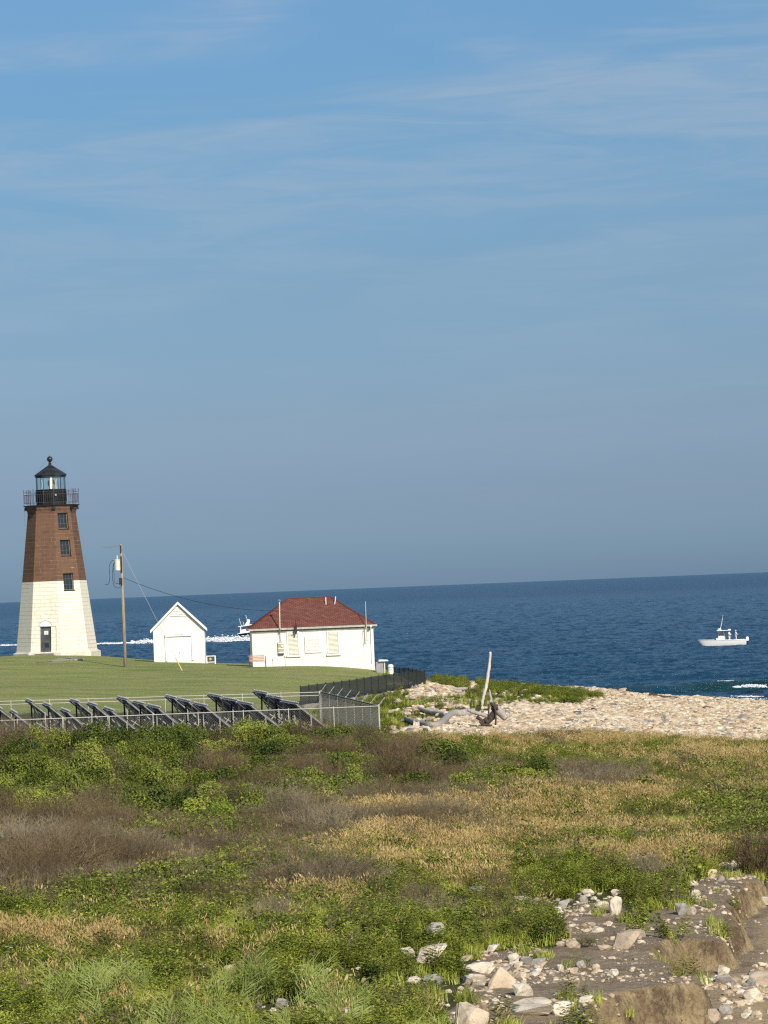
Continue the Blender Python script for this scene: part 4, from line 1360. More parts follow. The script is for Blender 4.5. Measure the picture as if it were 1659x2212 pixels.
mb.box((dx0 - .07, -.05, dh / 2), (.14, .1, dh)); mb.box((dx1 + .08, -.06, dh / 2), (.14, .12, dh)); mb.box(((dx0 + dx1) / 2, -.075, dh + .11), (dx1 - dx0 + .30, .15, .20))
mb.build('door_frame', m_trim, SHD)
mb = MB()
mb.box((sw2 / 2, -.16, dh + .15), (.62, .02, .12)); np_ = mb.build('name_plate', m_sign, SHD)
mb = MB()
for i, w_ in enumerate((.07, .05, .05, .04, .12)): mb.box((sw2 / 2 - .24 + i * .12, -.174, dh + .15 + .01 * (i % 2)), (w_, .008, .05))
mb.box((sw2 / 2, -.1735, dh + .13), (.55, .006, .008))
mb.build('lettering', m_grey_letter, np_)
lv = MB(); lz0 = apex - 1.02; hwv = 0.60
for i in range(7):
    z = lz0 + i * .125
    hw_ = hwv * (1 - i / 7.4)
    lv.box((sw2 / 2, -.03, z), (2 * hw_, .05, .085), Matrix.Rotation(R(-25), 3, 'X'))
lvo = lv.build('gable_louver', m_trim, SHD)
mb = MB(); mb.box((sw2 / 2, -.008, lz0 - .06), (2 * hwv + .1, .02, .03)); mb.build('louver_sill', m_gutter, lvo)
mb = MB(); mb.tube([(sw2 + .05, -.03, -.2), (sw2 + .05, -.03, 2.2)], .035, 6); mb.build('downpipe', m_gutter, SHD)
for xx in (0.035, sw2 - .035):
    mb = MB(); mb.box((xx, -.012, whs / 2), (.09, .024, whs)); mb.build('corner_board', m_trim, SHD)
# small white framed unit beside the shed
ac = P(456, 1431, SD + .6)
AC = empty('condenser_rack', (ac.x, ac.y, min(ac.z, H(ac.x, ac.y) + .02)), SR)
tag(AC, 'low white wooden rack holding a small metal unit beside the shed', 'rack')
mb = MB()
for xx in (-.33, .33):
    for yy in (0, .5): mb.box((xx, yy, .25), (.09, .07, .62))
for zz in (.10, .56):
    for yy in (0, .5): mb.box((0, yy, zz), (.58, .06, .055))
    for xx in (-.33, .33): mb.box((xx, .25, zz), (.06, .42, .05))
mb.build('frame', m_trim, AC)
mb = MB(); mb.box((-.03, .25, .33), (.48, .34, .36)); un = mb.build('metal_unit', mat('unit_metal', (.12, .10, .07), .35, .4, var=.5, vscale=6), AC)
mb = MB(); mb.lathe([(.11, 0), (.11, .03), (0, .04)], 14); fn = mb.build('fan_cover', mat('fan_cover', (.55, .48, .36), .3, .4), un); fn.location = (-.05, .078, .33); fn.rotation_euler = (math.pi / 2, 0, 0)

# ------------------------------------------------------------------ bench
bb = P(557, 1444, 262.5); bb.z = H(bb.x, bb.y)
BN = empty('garden_bench', bb, R(6))
tag(BN, 'wooden slatted bench with curved arms standing before the house corner', 'bench')
mb = MB()
for i in range(4): mb.box((-.05, .30 + .05 * i, .52 + .11 * i), (1.15, .03, .07), Matrix.Rotation(R(-18), 3, 'X'))
mb.build('backrest', m_benchwood, BN)
mb = MB()
for i in range(4): mb.box((0, -.12 + .12 * i, .44), (1.25, .09, .035))
mb.build('seat', m_benchwood, BN)
for xx in (-.60, .60):
    mb = MB(); mb.box((xx, .22, .40), (.05, .05, .86), Matrix.Rotation(R(-12), 3, 'X')); mb.box((xx, -.16, .22), (.05, .05, .46)); mb.build('leg', m_dark, BN)
    mb = MB(); mb.tube([(xx, .28, .66), (xx, 0, .68), (xx, -.18, .66), (xx, -.18, .44)], .022, 6); mb.build('armrest', m_benchwood, BN)

# ------------------------------------------------------------------ pillar, shelter and small fence right of the house
wp = P(844.5, 1461, 257.0)
PL = empty('white_pillar', (wp.x, wp.y, wp.z - .1))
tag(PL, 'white domed pillar with small relief beside a green bush', 'pillar')
hp = (1461 - 1433) * 257 / F
mb = MB(); mb.lathe([(.205, -.5), (.205, hp * .6), (.195, hp * .78 - .002)], 24); mb.build('shaft', m_white, PL, smooth=False)
mb = MB(); mb.lathe([(.215, hp * .78), (.215, hp * .9), (.19, hp * .97), (.12, hp * 1.03), (0, hp * 1.05)], 24); mb.build('dome_cap', m_trim, PL, smooth=True)
mb = MB(); mb.box((-.07, -.205, hp * .66), (.10, .04, .03)); mb.box((.07, -.205, hp * .66), (.10, .04, .03)); mb.tube([(0, -.21, hp * .66), (.02, -.22, hp * .55)], .02, 5); mb.build('relief', m_cream, PL)
sp_ = P(824, 1449, 262.0)
SH = empty('sign_kiosk', (sp_.x, sp_.y, sp_.z - .2), R(8))
tag(SH, 'grey board kiosk with a small white roof right of the red-roofed house', 'kiosk')
mb = MB(); mb.box((-.12, 0, .35), (.52, .12, 1.0)); mb.build('board', m_greymetal, SH)
mb = MB(); mb.box((.24, -.02, .35), (.08, .08, 1.1)); mb.build('post', m_cream, SH)
mb = MB(); mb.prism([(-.22, .90), (.52, .90), (.44, 1.0), (-.14, 1.04)], -.3, .3); mb.build('roof', m_trim, SH)
# stone footing at the house corner
for i, (px, py, r_) in enumerate(((806, 1452, .30), (811, 1459, .26), (800, 1449, .2))):
    pass


# ------------------------------------------------------------------ fences
def line_pts(pts, n):
    out = []
    seg = [(pts[i + 1] - pts[i]).length for i in range(len(pts) - 1)]
    tot = sum(seg)
    for k in range(n):
        d = tot * k / (n - 1); i = 0
        while i < len(seg) - 1 and d > seg[i]: d -= seg[i]; i += 1
        out.append(pts[i].lerp(pts[i + 1], d / seg[i]))
    return out


def screen_fence(name, top, bot, n, label, pickets=False):
    """posts, rails and a black screen; top and bot are lists of points"""
    tp = line_pts(top, n); bt = line_pts(bot, n)
    root = empty(name, bt[0])
    tag(root, label, 'fence')
    inv = bt[0]
    for a_, b_ in zip(tp, bt):
        mb = MB(); mb.box(((a_ + b_) / 2 - inv + Vector((0, 0, -.1))), (.06, .06, (a_ - b_).length + .36)); mb.build('post', m_black, root)
    mb = MB(); mb.tube([q - inv for q in tp], .022, 5); mb.tube([q - inv + Vector((0, 0, .10)) for q in bt], .02, 5)
    if pickets:
        m_ = 60
        t2 = line_pts(top, m_); b2 = line_pts(bot, m_)
        for a_, b_ in zip(t2, b2): mb.box(((a_ + b_) / 2 - inv), (.018, .018, (a_ - b_).length + .1))
    mb.build('rail', m_black, root)
    if not pickets:
        v = []; f = []
        for a_, b_ in zip(tp, bt):
            v += [b_ - inv + Vector((0, 0.01, .03)), a_ - inv + Vector((0, 0.01, -.03))]
        for i in range(n - 1): f.append((2 * i, 2 * i + 2, 2 * i + 3, 2 * i + 1))
        mk('screen', v, f, m_screen, root)
    return root


def FP(px, yt, yb, D):
    b_ = P(px, yb, D); t_ = P(px - (yb - yt) * .04, yt, D); t_.x = b_.x
    return t_, b_


fp = [FP(650, 1483.5, 1522.5, 210), FP(758, 1470, 1506, 223), FP(816, 1460.6, 1497, 231), FP(885, 1452.6, 1487, 240), FP(919, 1450, 1483.5, 244)]
screen_fence('screened_fence', [a_ for a_, b_ in fp], [b_ for a_, b_ in fp], 17, 'long black screened fence running down the lawn edge to the cobbles')
fp = [FP(919, 1450, 1483.5, 244.3), FP(884, 1443.5, 1466, 258)]
screen_fence('corner_fence', [a_ for a_, b_ in fp], [b_ for a_, b_ in fp], 5, 'short black fence returning seaward from the far fence corner')
fp = [FP(884, 1443, 1466, 258.5), FP(852, 1443, 1463, 262), FP(826, 1441, 1462, 264)]
screen_fence('picket_fence', [a_ for a_, b_ in fp], [b_ for a_, b_ in fp], 6, 'thin dark picket fence against the sea behind the white pillar', True)


def chain_fence(name, pts, hgt, n, label, barbed=True, rails=(1.0,), pitch=0.12, armdir=None):
    """pts: ground points"""
    gp_ = line_pts(pts, n)
    root = empty(name, gp_[0]); tag(root, label, 'fence')
    o_ = gp_[0]
    for i, q in enumerate(gp_):
        mb = MB(); mb.tube([q - o_ + Vector((0, 0, -.4)), q - o_ + Vector((0, 0, hgt + .06))], .04 if i in (0, n - 1) else .022, 8)
        if barbed and armdir is not None:
            ad = armdir
            mb.tube([q - o_ + Vector((0, 0, hgt)), q - o_ + Vector((0, 0, hgt)) + ad], .018, 5)
        mb.build('post', m_galv, root)
    mb = MB()
    for r_ in rails: mb.tube([q - o_ + Vector((0, 0, hgt * r_)) for q in gp_], .022, 6)
    mb.build('rail', m_galv, root)
    if barbed and armdir is not None:
        mb = MB()
        for k in (0.3, 0.65, 1.0): mb.tube([q - o_ + Vector((0, 0, hgt)) + armdir * k for q in gp_], .006, 3, False)
        mb.build('barbed_wire', m_wire, root)
    tot = sum((gp_[i + 1] - gp_[i]).length for i in range(n - 1))
    m_ = int(tot / pitch)
    fine_ = line_pts(gp_, m_ + 1)
    v = []; f = []
    k = int(hgt / pitch)
    th_ = 0.0045
    for i in range(-k, m_ + k):
        for sgn in (1, -1):
            a0 = i; a1 = i + sgn * k
            lo, hi = 0.0, 1.0
            if not (0 <= a0 <= m_) and not (0 <= a1 <= m_): continue
            def ptt(s):
                u = min(max(a0 + (a1 - a0) * s, 0), m_)
                j = int(min(u, m_ - 1)); q = fine_[j].lerp(fine_[j + 1], u - j) if m_ > 0 else fine_[0]
                return q - o_ + Vector((0, 0, hgt * s))
            s0, s1 = 0.0, 1.0
            if a0 < 0: s0 = -a0 / (a1 - a0)
            if a0 > m_: s0 = (m_ - a0) / (a1 - a0)
            if a1 < 0: s1 = -a0 / (a1 - a0)
            if a1 > m_: s1 = (m_ - a0) / (a1 - a0)
            p0, p1 = ptt(s0), ptt(s1)
            b_ = len(v)
            e = Vector((th_, 0, 0)); g_ = Vector((0, th_, 0))
            v += [p0 - e, p0 + e, p1 + e, p1 - e, p0 - g_, p0 + g_, p1 + g_, p1 - g_]
            f += [(b_, b_ + 1, b_ + 2, b_ + 3), (b_ + 4, b_ + 5, b_ + 6, b_ + 7)]
    mk('chain_link_mesh', v, f, m_wire, root)
    return root


def gpt(px, D):
    x = (px - CX) / F * D
    return Vector((x, D, H(x, D)))


def fence_ground(px0, y0, px1, y1, D0, D1, hgt, k=8):
    """ground line of a fence whose top rail runs between two picture points"""
    out = []
    for i in range(k):
        t = i / (k - 1)
        q = P(px0 + (px1 - px0) * t, y0 + (y1 - y0) * t, D0 + (D1 - D0) * t)
        q.z -= hgt
        out.append(q)
    return out


NEAR_H = 1.75
chain_fence('chain_link_fence', fence_ground(-60, 1559, 818, 1525, 166, 166, NEAR_H), NEAR_H, 10, 'near galvanised chain link fence rail in front of the panel racks', False)
chain_fence('chain_link_fence', fence_ground(-60, 1517, 690, 1495, 191, 191, 1.75), 1.75, 10, 'far chain link fence with two pale rails behind the panel racks', False, (1.0, .90))
chain_fence('chain_link_fence', fence_ground(693, 1494, 818, 1524, 191, 166, NEAR_H), NEAR_H, 8, 'side chain link fence with barbed wire arms facing the cobble beach', True, (1.0,), 0.12, Vector((.30, -.1, .38)))


# ------------------------------------------------------------------ solar racks
def make_rack():
    """a tilted panel table, 4.6 m long in local y, sloping down towards +x"""
    root = empty('solar_panel_rack', (0, 0, 0))
    L_ = 5.4; tilt = R(41); wd = 1.75; top = 1.78
    def sl(s, y, off=0.0):
        return Vector((s * wd * math.cos(tilt) + off * math.sin(tilt), y, top - s * wd * math.sin(tilt) + off * math.cos(tilt)))
    mb = MB()
    for j in range(3):
        ya, yb = j * L_ / 3 + .03, (j + 1) * L_ / 3 - .03
        v = [sl(0, ya), sl(1, ya), sl(1, yb), sl(0, yb), sl(0, ya, .04), sl(1, ya, .04), sl(1, yb, .04), sl(0, yb, .04)]
        mb.add(v, [(0, 1, 2, 3), (7, 6, 5, 4), (0, 4, 5, 1), (1, 5, 6, 2), (2, 6, 7, 3), (3, 7, 4, 0)])
    mb.build('solar_panel', m_panelback, root)
    mb = MB()
    for j in range(3):
        ya, yb = j * L_ / 3 + .05, (j + 1) * L_ / 3 - .05
        mb.add([sl(.02, ya, .043), sl(.98, ya, .043), sl(.98, yb, .043), sl(.02, yb, .043)], [(0, 3, 2, 1)])
    mb.build('solar_cell', m_panel, root)
    mb = MB()
    for y in (0.0, L_ * .48, L_):
        mb.tube([sl(-.02, y, -.05), sl(1.15, y, -.05)], .038, 4)
    for s in (.0, 1.0): mb.tube([sl(s, -.1, -.02), sl(s, L_ + .1, -.02)], .03, 4)
    mb.build('rail', m_alu, root)
    mb = MB()
    for j in range(9):
        q = sl(-.01, j * L_ / 8, .09); mb.box(q, (.06, .09, .07))
    mb.tube([sl(-.01, 0, .06), sl(-.01, L_, .06)], .02, 4)
    mb.build('clamp_strip', m_alu, root)
    for y in (0.05, L_ * .52):
        mb = MB(); mb.box((.10, y, .80), (.075, .075, 1.76)); mb.build('post', m_black, root)
        mb = MB(); mb.tube([(.62, y - .05, -.1), (.62, y - .05, 1.24)], .036, 6); mb.build('post', m_rackpost, root)
        mb = MB(); mb.tube([(.12, y, .75), (1.15, y, .05)], .026, 5); mb.tube([(.65, y, .1), (1.1, y, .62)], .026, 5); mb.tube([(.14, y + .8, 1.55), (.9, y + .2, .2)], .024, 5); mb.tube([(.14, y + .3, .3), (.75, y + .5, 1.0)], .024, 5); mb.build('brace', m_rackpost, root)
    return root


rack0 = make_rack()
first = True
row_tops = [(-40, 1518), (61, 1513.6), (160, 1511), (258, 1507), (357, 1503.5), (452, 1500.3), (549.5, 1496)]
names_row = ['leftmost row at the frame edge', 'second row from the left', 'third row from the left', 'middle row', 'third row from the right', 'second row from the right', 'rightmost row']
names_tier = ['far', 'middle', 'near']
for ri_, (rx, ry) in enumerate(row_tops):
    for ti in range(3):
        D = 187.5 - 6.9 * ti
        q = P(rx + 34.5 * ti, ry + 8.8 * ti, D)
        o = rack0 if first else copy_tree(rack0)
        first = False
        gz_ = q.z - 1.78
        o.location = (q.x + .75 + random.uniform(-.08, .08), q.y - 4.9, gz_ + random.uniform(-.05, .05))
        o.rotation_euler = (0, R(random.uniform(-1.5, 1.5)), R(9.5 + random.uniform(-.7, .7)))
        tag(o, 'tilted dark solar panel rack, %s one in the %s' % (names_tier[ti], names_row[ri_]), 'solar rack', 'solar panel racks inside the chain link fence')

# ------------------------------------------------------------------ driftwood
def limb(mb, pts, rad, D, n=9):
    w_ = []
    for i, q in enumerate(pts):
        if D is None:
            d = ground(q[0], q[1] + rad[i] * F / 185).y
        else:
            d = D if len(q) == 2 else D + q[2]
        w_.append(P(q[0], q[1], d))
    # smooth the polyline
    s = []
    rr_ = []
    for i in range(len(w_) - 1):
        for k in range(4):
            t_ = k / 4
            p0 = w_[max(i - 1, 0)]; p1 = w_[i]; p2 = w_[i + 1]; p3 = w_[min(i + 2, len(w_) - 1)]
            q = 0.5 * ((2 * p1) + (p2 - p0) * t_ + (2 * p0 - 5 * p1 + 4 * p2 - p3) * t_ * t_ + (3 * p1 - p0 - 3 * p2 + p3) * t_ ** 3)
            s.append(q + Vector((random.uniform(-.015, .015), random.uniform(-.02, .02), random.uniform(-.015, .015))))
            rr_.append((rad[i] * (1 - t_) + rad[i + 1] * t_) * random.uniform(.92, 1.08))
    s.append(w_[-1]); rr_.append(rad[-1])
    mb.tube(s, rr_, n)


g0 = ground(960, 1574)
DW = g0.y
mb = MB()
limb(mb, [(878, 1553), (896, 1560), (925, 1567), (948, 1565), (962, 1554), (975, 1543.5), (1000, 1541), (1026, 1540)], [.13, .16, .19, .20, .20, .21, .24, .27], None)
o = mb.build('driftwood_log', m_drift, smooth=True)
tag(o, 'long curved grey driftwood log lying on the cobbles', 'driftwood')
mb = MB(); limb(mb, [(903, 1528), (918, 1535), (940, 1539), (966, 1542)], [.09, .14, .14, .14], None); mb.build('branch', m_driftpale, o, smooth=True)
mb = MB()
for i in range(14):
    x = 893 + random.uniform(0, 12)
    limb(mb, [(x, 1557 + random.uniform(0, 5), -.25), (x + random.uniform(-2, 2), 1576 + random.uniform(-3, 5), -.45)], [.025, .015], DW, 4)
mb.build('root_hair', m_driftpale, o)
mb = MB(); limb(mb, [(1043, 1538), (1042, 1522), (1044.5, 1505), (1050, 1485), (1053.5, 1460), (1057, 1440), (1059.5, 1408)], [.085, .075, .08, .085, .085, .075, .06], DW - .6)
o = mb.build('driftwood_pole', m_driftpale, smooth=True)
tag(o, 'tall pale upright driftwood pole rising against the sea', 'driftwood')
mb = MB()
limb(mb, [(1009, 1533), (1025, 1539), (1045, 1545), (1060, 1549)], [.09, .10, .10, .09], DW - .9)
st_ = mb.build('driftwood_stump', m_drift, smooth=True)
tag(st_, 'tangled driftwood stump with dark charred roots at the foot of the upright pole', 'driftwood')
mb = MB(); limb(mb, [(1068, 1526), (1080, 1538), (1093, 1553)], [.10, .24, .14], DW - .3, 12); mb.build('butt', m_drift, st_, smooth=True)
mb = MB(); limb(mb, [(1057, 1490), (1059, 1503), (1063, 1522), (1066, 1530)], [.035, .07, .10, .11], DW - .5); mb.build('branch', m_drift, st_, smooth=True)
mb = MB()
limb(mb, [(1046, 1562), (1056, 1555), (1066, 1542), (1067, 1526), (1060, 1518)], [.20, .20, .17, .15, .06], DW - .9)
limb(mb, [(1056, 1552), (1056, 1520)], [.05, .04], DW - 1.1, 6); limb(mb, [(1070, 1566), (1071, 1540), (1066, 1522)], [.05, .05, .03], DW - 1.2, 6)
limb(mb, [(1036, 1558), (1044, 1565), (1062, 1567)], [.07, .08, .05], DW - 1.2, 7); limb(mb, [(1030, 1548), (1040, 1556), (1046, 1562)], [.10, .09, .10], DW - 1.0, 7)
limb(mb, [(1062, 1519), (1070, 1527), (1076, 1534)], [.08, .12, .05], DW - 1.0, 7)
mb.build('root', m_driftdark, st_, smooth=True)
# beach logs further off
for i, (pts, rad, lab) in enumerate((
        ([(1402, 1502), (1420, 1506), (1440, 1509), (1461, 1512)], [.16, .2, .2, .22], 'dark waterlogged log lying on the beach crest at the right'),
        ([(1240, 1487.5), (1255, 1488), (1272, 1489)], [.1, .14, .1], 'short dark log among stones on the beach crest'),
        ([(965, 1489), (990, 1489), (1010, 1487)], [.12, .14, .12], 'grey timber lying on the cobble patch near the fence corner'),
        ([(972, 1502.5), (990, 1502), (1002, 1501)], [.07, .08, .07], 'thin grey plank half buried under the grass edge'))):
    gq = ground(pts[1][0], pts[1][1] + 3)
    mb = MB(); limb(mb, pts, rad, gq.y, 8)
    o = mb.build('driftwood_log', m_driftdark if i < 2 else m_drift, smooth=True); tag(o, lab, 'driftwood')


# ------------------------------------------------------------------ boats and people
def hull_mesh(L_, B, Hs, dead, sheer=0.25, rake=0.18, n=26, m_=9):
    """bow towards -x; z=0 waterline"""
    v = []; f = []
    for i in range(n + 1):
        t = i / n                      # 0 bow, 1 stern
        b_ = B / 2 * (1 - (1 - min(1, t * 1.35)) ** 2.2) ** .8 * (1 - .08 * max(0, t - .7))
        top = Hs * (1 + sheer * (1 - t) ** 2)
        kx = L_ * (rake * (1 - t) ** 1.6)
        for j in range(m_ + 1):
            s = j / m_                 # 0 keel, 1 gunwale
            w_ = b_ * (s ** .34) * (.90 + .10 * s)
            z = -dead + (top + dead) * s ** 1.15
            x = L_ * t + kx * (1 - s)
            v.append((x, -w_, z))
        for j in range(m_, -1, -1):
            s = j / m_
            w_ = b_ * (s ** .34) * (.90 + .10 * s)
            z = -dead + (top + dead) * s ** 1.15
            v.append((L_ * t + kx * (1 - s), w_, z))
    k = 2 * (m_ + 1)
    for i in range(n):
        for j in range(k - 1):
            f.append((i * k + j, (i + 1) * k + j, (i + 1) * k + j + 1, i * k + j + 1))
    f.append(tuple(n * k + j for j in range(k)))
    for i in range(n):                 # deck
        a_, b_ = i * k + m_, i * k + m_ + 1
        f.append((a_, a_ + k, b_ + k, b_))
    return v, f


bx, by = seapt(1508.5, 1396.5)
x2, y2 = seapt(1614, 1396.5)
BL = (1611 - 1508.5) * by / F
BT = empty('fishing_boat', (bx, by, 0.0), R(0))
tag(BT, 'white centre console fishing boat with two people aboard off the beach', 'boat')
v, f = hull_mesh(BL, 2.5, 0.82, 0.35, .22, .16)
hu = mk('hull', v, f, m_gel, BT, smooth=False)
mb = MB()
for sgn in (-1, 1):
    pts = [v[i * 20 + (9 if sgn < 0 else 10)] for i in range(27)]
    mb.tube([(a_, b_, c_ + .02) for a_, b_, c_ in pts], .05, 6)
mb.build('rub_rail', m_trim, hu)
cx_ = BL * .49
mb = MB(); mb.box((cx_, 0, 1.15), (.95, .8, .75)); mb.box((cx_ - .62, 0, 1.0), (.4, .7, .45)); mb.build('console', m_gel, BT)
mb = MB(); mb.prism([(cx_ - .45, 1.54), (cx_ + .38, 1.54), (cx_ + .25, 2.25), (cx_ - .22, 2.25)], -.42, .42); mb.build('windshield', m_tint, BT)
mb = MB()
for yy in (-.5, .5):
    mb.tube([(cx_ - .75, yy, .85), (cx_ - .28, yy, 2.32)], .03, 6); mb.tube([(cx_ + .75, yy, .85), (cx_ + .30, yy, 2.32)], .03, 6)
    mb.tube([(cx_ - .28, yy, 2.32), (cx_ + 1.2, yy, 2.32)], .03, 6); mb.tube([(cx_ - .5, yy, 1.6), (cx_ + .5, yy, 1.6)], .025, 6)
mb.build('pipework', m_alu, BT)
mb = MB(); mb.box((cx_ + .35, 0, 2.42), (2.15, 1.5, .09)); mb.box((cx_ + 1.35, 0, 2.50), (.45, .9, .22)); mb.build('hardtop', m_trim, BT)
mb = MB(); mb.lathe([(.30, 0), (.32, .08), (.30, .2), (.12, .27), (0, .28)], 16, (cx_ - .25, 0, 2.50)); mb.build('radar_dome', m_engine, BT, smooth=True)
mb = MB(); mb.tube([(cx_ - .15, -.2, 2.5), (cx_ + .15, -.2, 3.6), (cx_ + .42, -.2, 4.9)], [.05, .04, .02], 6); mb.build('antenna', m_trim, BT)
mb = MB(); mb.box((BL + .28, 0, .92), (.42, .42, .55)); mb.lathe([(.0, 1.3), (.18, 1.26), (.24, 1.1)][::-1], 12, (BL + .28, 0, 0)); mb.build('outboard_motor', m_engine, BT)
mb = MB(); mb.box((BL + .30, 0, .30), (.22, .2, .9)); mb.build('motor_leg', m_black, BT)


def skin_fig(name, joints, edges, mat_, parent, sub=2):
    me = bpy.data.meshes.new(name)
    me.from_pydata([j[0] for j in joints], edges, [])
    me.materials.append(mat_)
    o = bpy.data.objects.new(name, me); COL.objects.link(o); o.parent = parent
    o.modifiers.new('skin', 'SKIN').use_smooth_shade = True
    sv = me.skin_vertices[0].data if me.skin_vertices else None
    if sv is None:
        bpy.context.view_layer.objects.active = o
        sv = me.skin_vertices[0].data
    for i, j in enumerate(joints):
        sv[i].radius = (j[1], j[1] * (j[2] if len(j) > 2 else 1))
        sv[i].use_root = (i == 0)
    s = o.modifiers.new('sub', 'SUBSURF'); s.levels = sub; s.render_levels = sub
    return o


def person(loc, rz, label, turn, capm):
    root = empty('person', loc, rz)
    tag(root, label, 'person')
    j = [((0, 0, .92), .13, .8), ((0, 0, 1.12), .13, .8), ((0, 0, 1.38), .155, .7), ((0, 0, 1.50), .06), ((0, 0, 1.60), .085), ((0, .01, 1.72), .085),
         ((.10, 0, .88), .09), ((.11, -.02, .48), .058), ((.11, .02, .08), .04), ((.11, -.16, .04), .035),
         ((-.10, 0, .88), .09), ((-.11, -.04, .48), .058), ((-.11, .02, .08), .04), ((-.11, -.16, .04), .035),
         ((.19, 0, 1.40), .06), ((.25, -.06, 1.14), .042), ((.20, -.34, 1.10), .032), ((.19, -.44, 1.11), .028),
         ((-.19, 0, 1.40), .06), ((-.25, -.04, 1.14), .042), ((-.18, -.32, 1.08), .032), ((-.17, -.42, 1.09), .028)]
    e = [(0, 1), (1, 2), (2, 3), (3, 4), (4, 5), (0, 6), (6, 7), (7, 8), (8, 9), (0, 10), (10, 11), (11, 12), (12, 13), (2, 14), (14, 15), (15, 16), (16, 17), (2, 18), (18, 19), (19, 20), (20, 21)]
    skin_fig('body', j, e, m_skin, root)
    j2 = [((0, 0, .92), .165, .8), ((0, 0, 1.15), .165, .8), ((0, 0, 1.38), .19, .72), ((0, 0, 1.47), .08), ((.20, 0, 1.40), .085), ((.26, -.05, 1.16), .065), ((-.20, 0, 1.40), .085), ((-.26, -.04, 1.16), .065), ((.205, -.31, 1.105), .05), ((-.185, -.29, 1.085), .05)]
    skin_fig('shirt', j2, [(0, 1), (1, 2), (2, 3), (2, 4), (4, 5), (2, 6), (6, 7), (5, 8), (7, 9)], m_shirt, root)
    j3 = [((0, 0, .93), .15, .85), ((.10, 0, .84), .11), ((.115, -.02, .50), .085), ((-.10, 0, .84), .11), ((-.115, -.03, .50), .085), ((.11, .02, .14), .065), ((-.11, .02, .14), .065)]
    skin_fig('trousers', j3, [(0, 1), (1, 2), (0, 3), (3, 4), (2, 5), (4, 6)], m_shorts, root)
    mb = MB(); mb.lathe([(.115, 0), (.118, .05), (.09, .11), (0, .13)], 14, (0, 0, 1.68)); mb.box((0, -.13, 1.69), (.15, .14, .015))
    mb.build('cap' if capm is not m_hair else 'hair', capm, root, smooth=True)
    return root


person((bx + BL * .66, by - .1, .62), R(60), 'person in a white shirt and cap standing just behind the boat console', 0, m_cap)
person((bx + BL * .80, by + .1, .62), R(95), 'person in white standing nearer the boat stern and facing aft', 0, m_shirt)
mb = MB(); mb.tube([(bx + BL * .80 + .42, by + .1, .62 + 1.1), (bx + BL * .80 + .75, by + .1, .62 + 1.35)], .02, 5); o = mb.build('fishing_rod', m_dark); tag(o, 'short dark fishing rod held by the person near the stern', 'fishing rod')

# dark hulled motor boat, half hidden by the house
qx, qy = seapt(512.5, 1381)
MBT = empty('motor_boat', (qx, qy, 0.15), 0)
tag(MBT, 'dark hulled motor cruiser with white cabin passing behind the house', 'boat')
MBT.rotation_euler = (0, R(-4), 0)
v, f = hull_mesh(10.5, 3.4, 1.15, .4, .35, .22)
v = [(10.5 - a_ + 0, b_, c_) for a_, b_, c_ in v]
mk('hull', v, f, m_navy, MBT)
def vb(poly, y0=-1.2, y1=1.2): 
    m_ = MB(); m_.prism(poly, y0, y1); return m_
vb([(.3, 1.16), (9.5, 1.45), (9.2, 1.62), (.2, 1.28)], -1.5, 1.5).build('gunwale', m_trim, MBT)
vb([(0.9, 1.2), (6.8, 1.45), (5.6, 2.3), (1.1, 2.1)]).build('cabin', m_gel, MBT)
vb([(1.5, 2.12), (5.2, 2.32), (4.6, 2.95), (1.9, 2.75)], -1.1, 1.1).build('cabin_window', m_tint, MBT)
vb([(0.6, 2.85), (5.0, 3.05), (4.8, 3.25), (0.6, 3.02)], -1.35, 1.35).build('hardtop', m_trim, MBT)
for yy in (-1.15, 1.15):
    m_ = MB(); m_.tube([(1.0, yy, 1.2), (1.2, yy, 2.9)], .13, 6); m_.build('hardtop_post', m_trim, MBT)
vb([(2.2, 3.1), (3.3, 3.15), (3.7, 4.2), (3.0, 4.15)], -.5, .5).build('radar_arch', m_trim, MBT)
m_ = MB(); m_.lathe([(.45, 4.2), (.48, 4.28), (.4, 4.42), (0, 4.5)], 14, (3.2, 0, 0)); m_.build('radar_dome', m_engine, MBT)
for xx, hh, zb in ((1.4, 2.0, 3.0), (2.1, 1.0, 3.0), (3.0, 1.3, 4.3)):
    m_ = MB(); m_.tube([(xx, .2, zb), (xx - hh * .22, .2, zb + hh)], .05, 5); m_.build('antenna', m_trim, MBT)


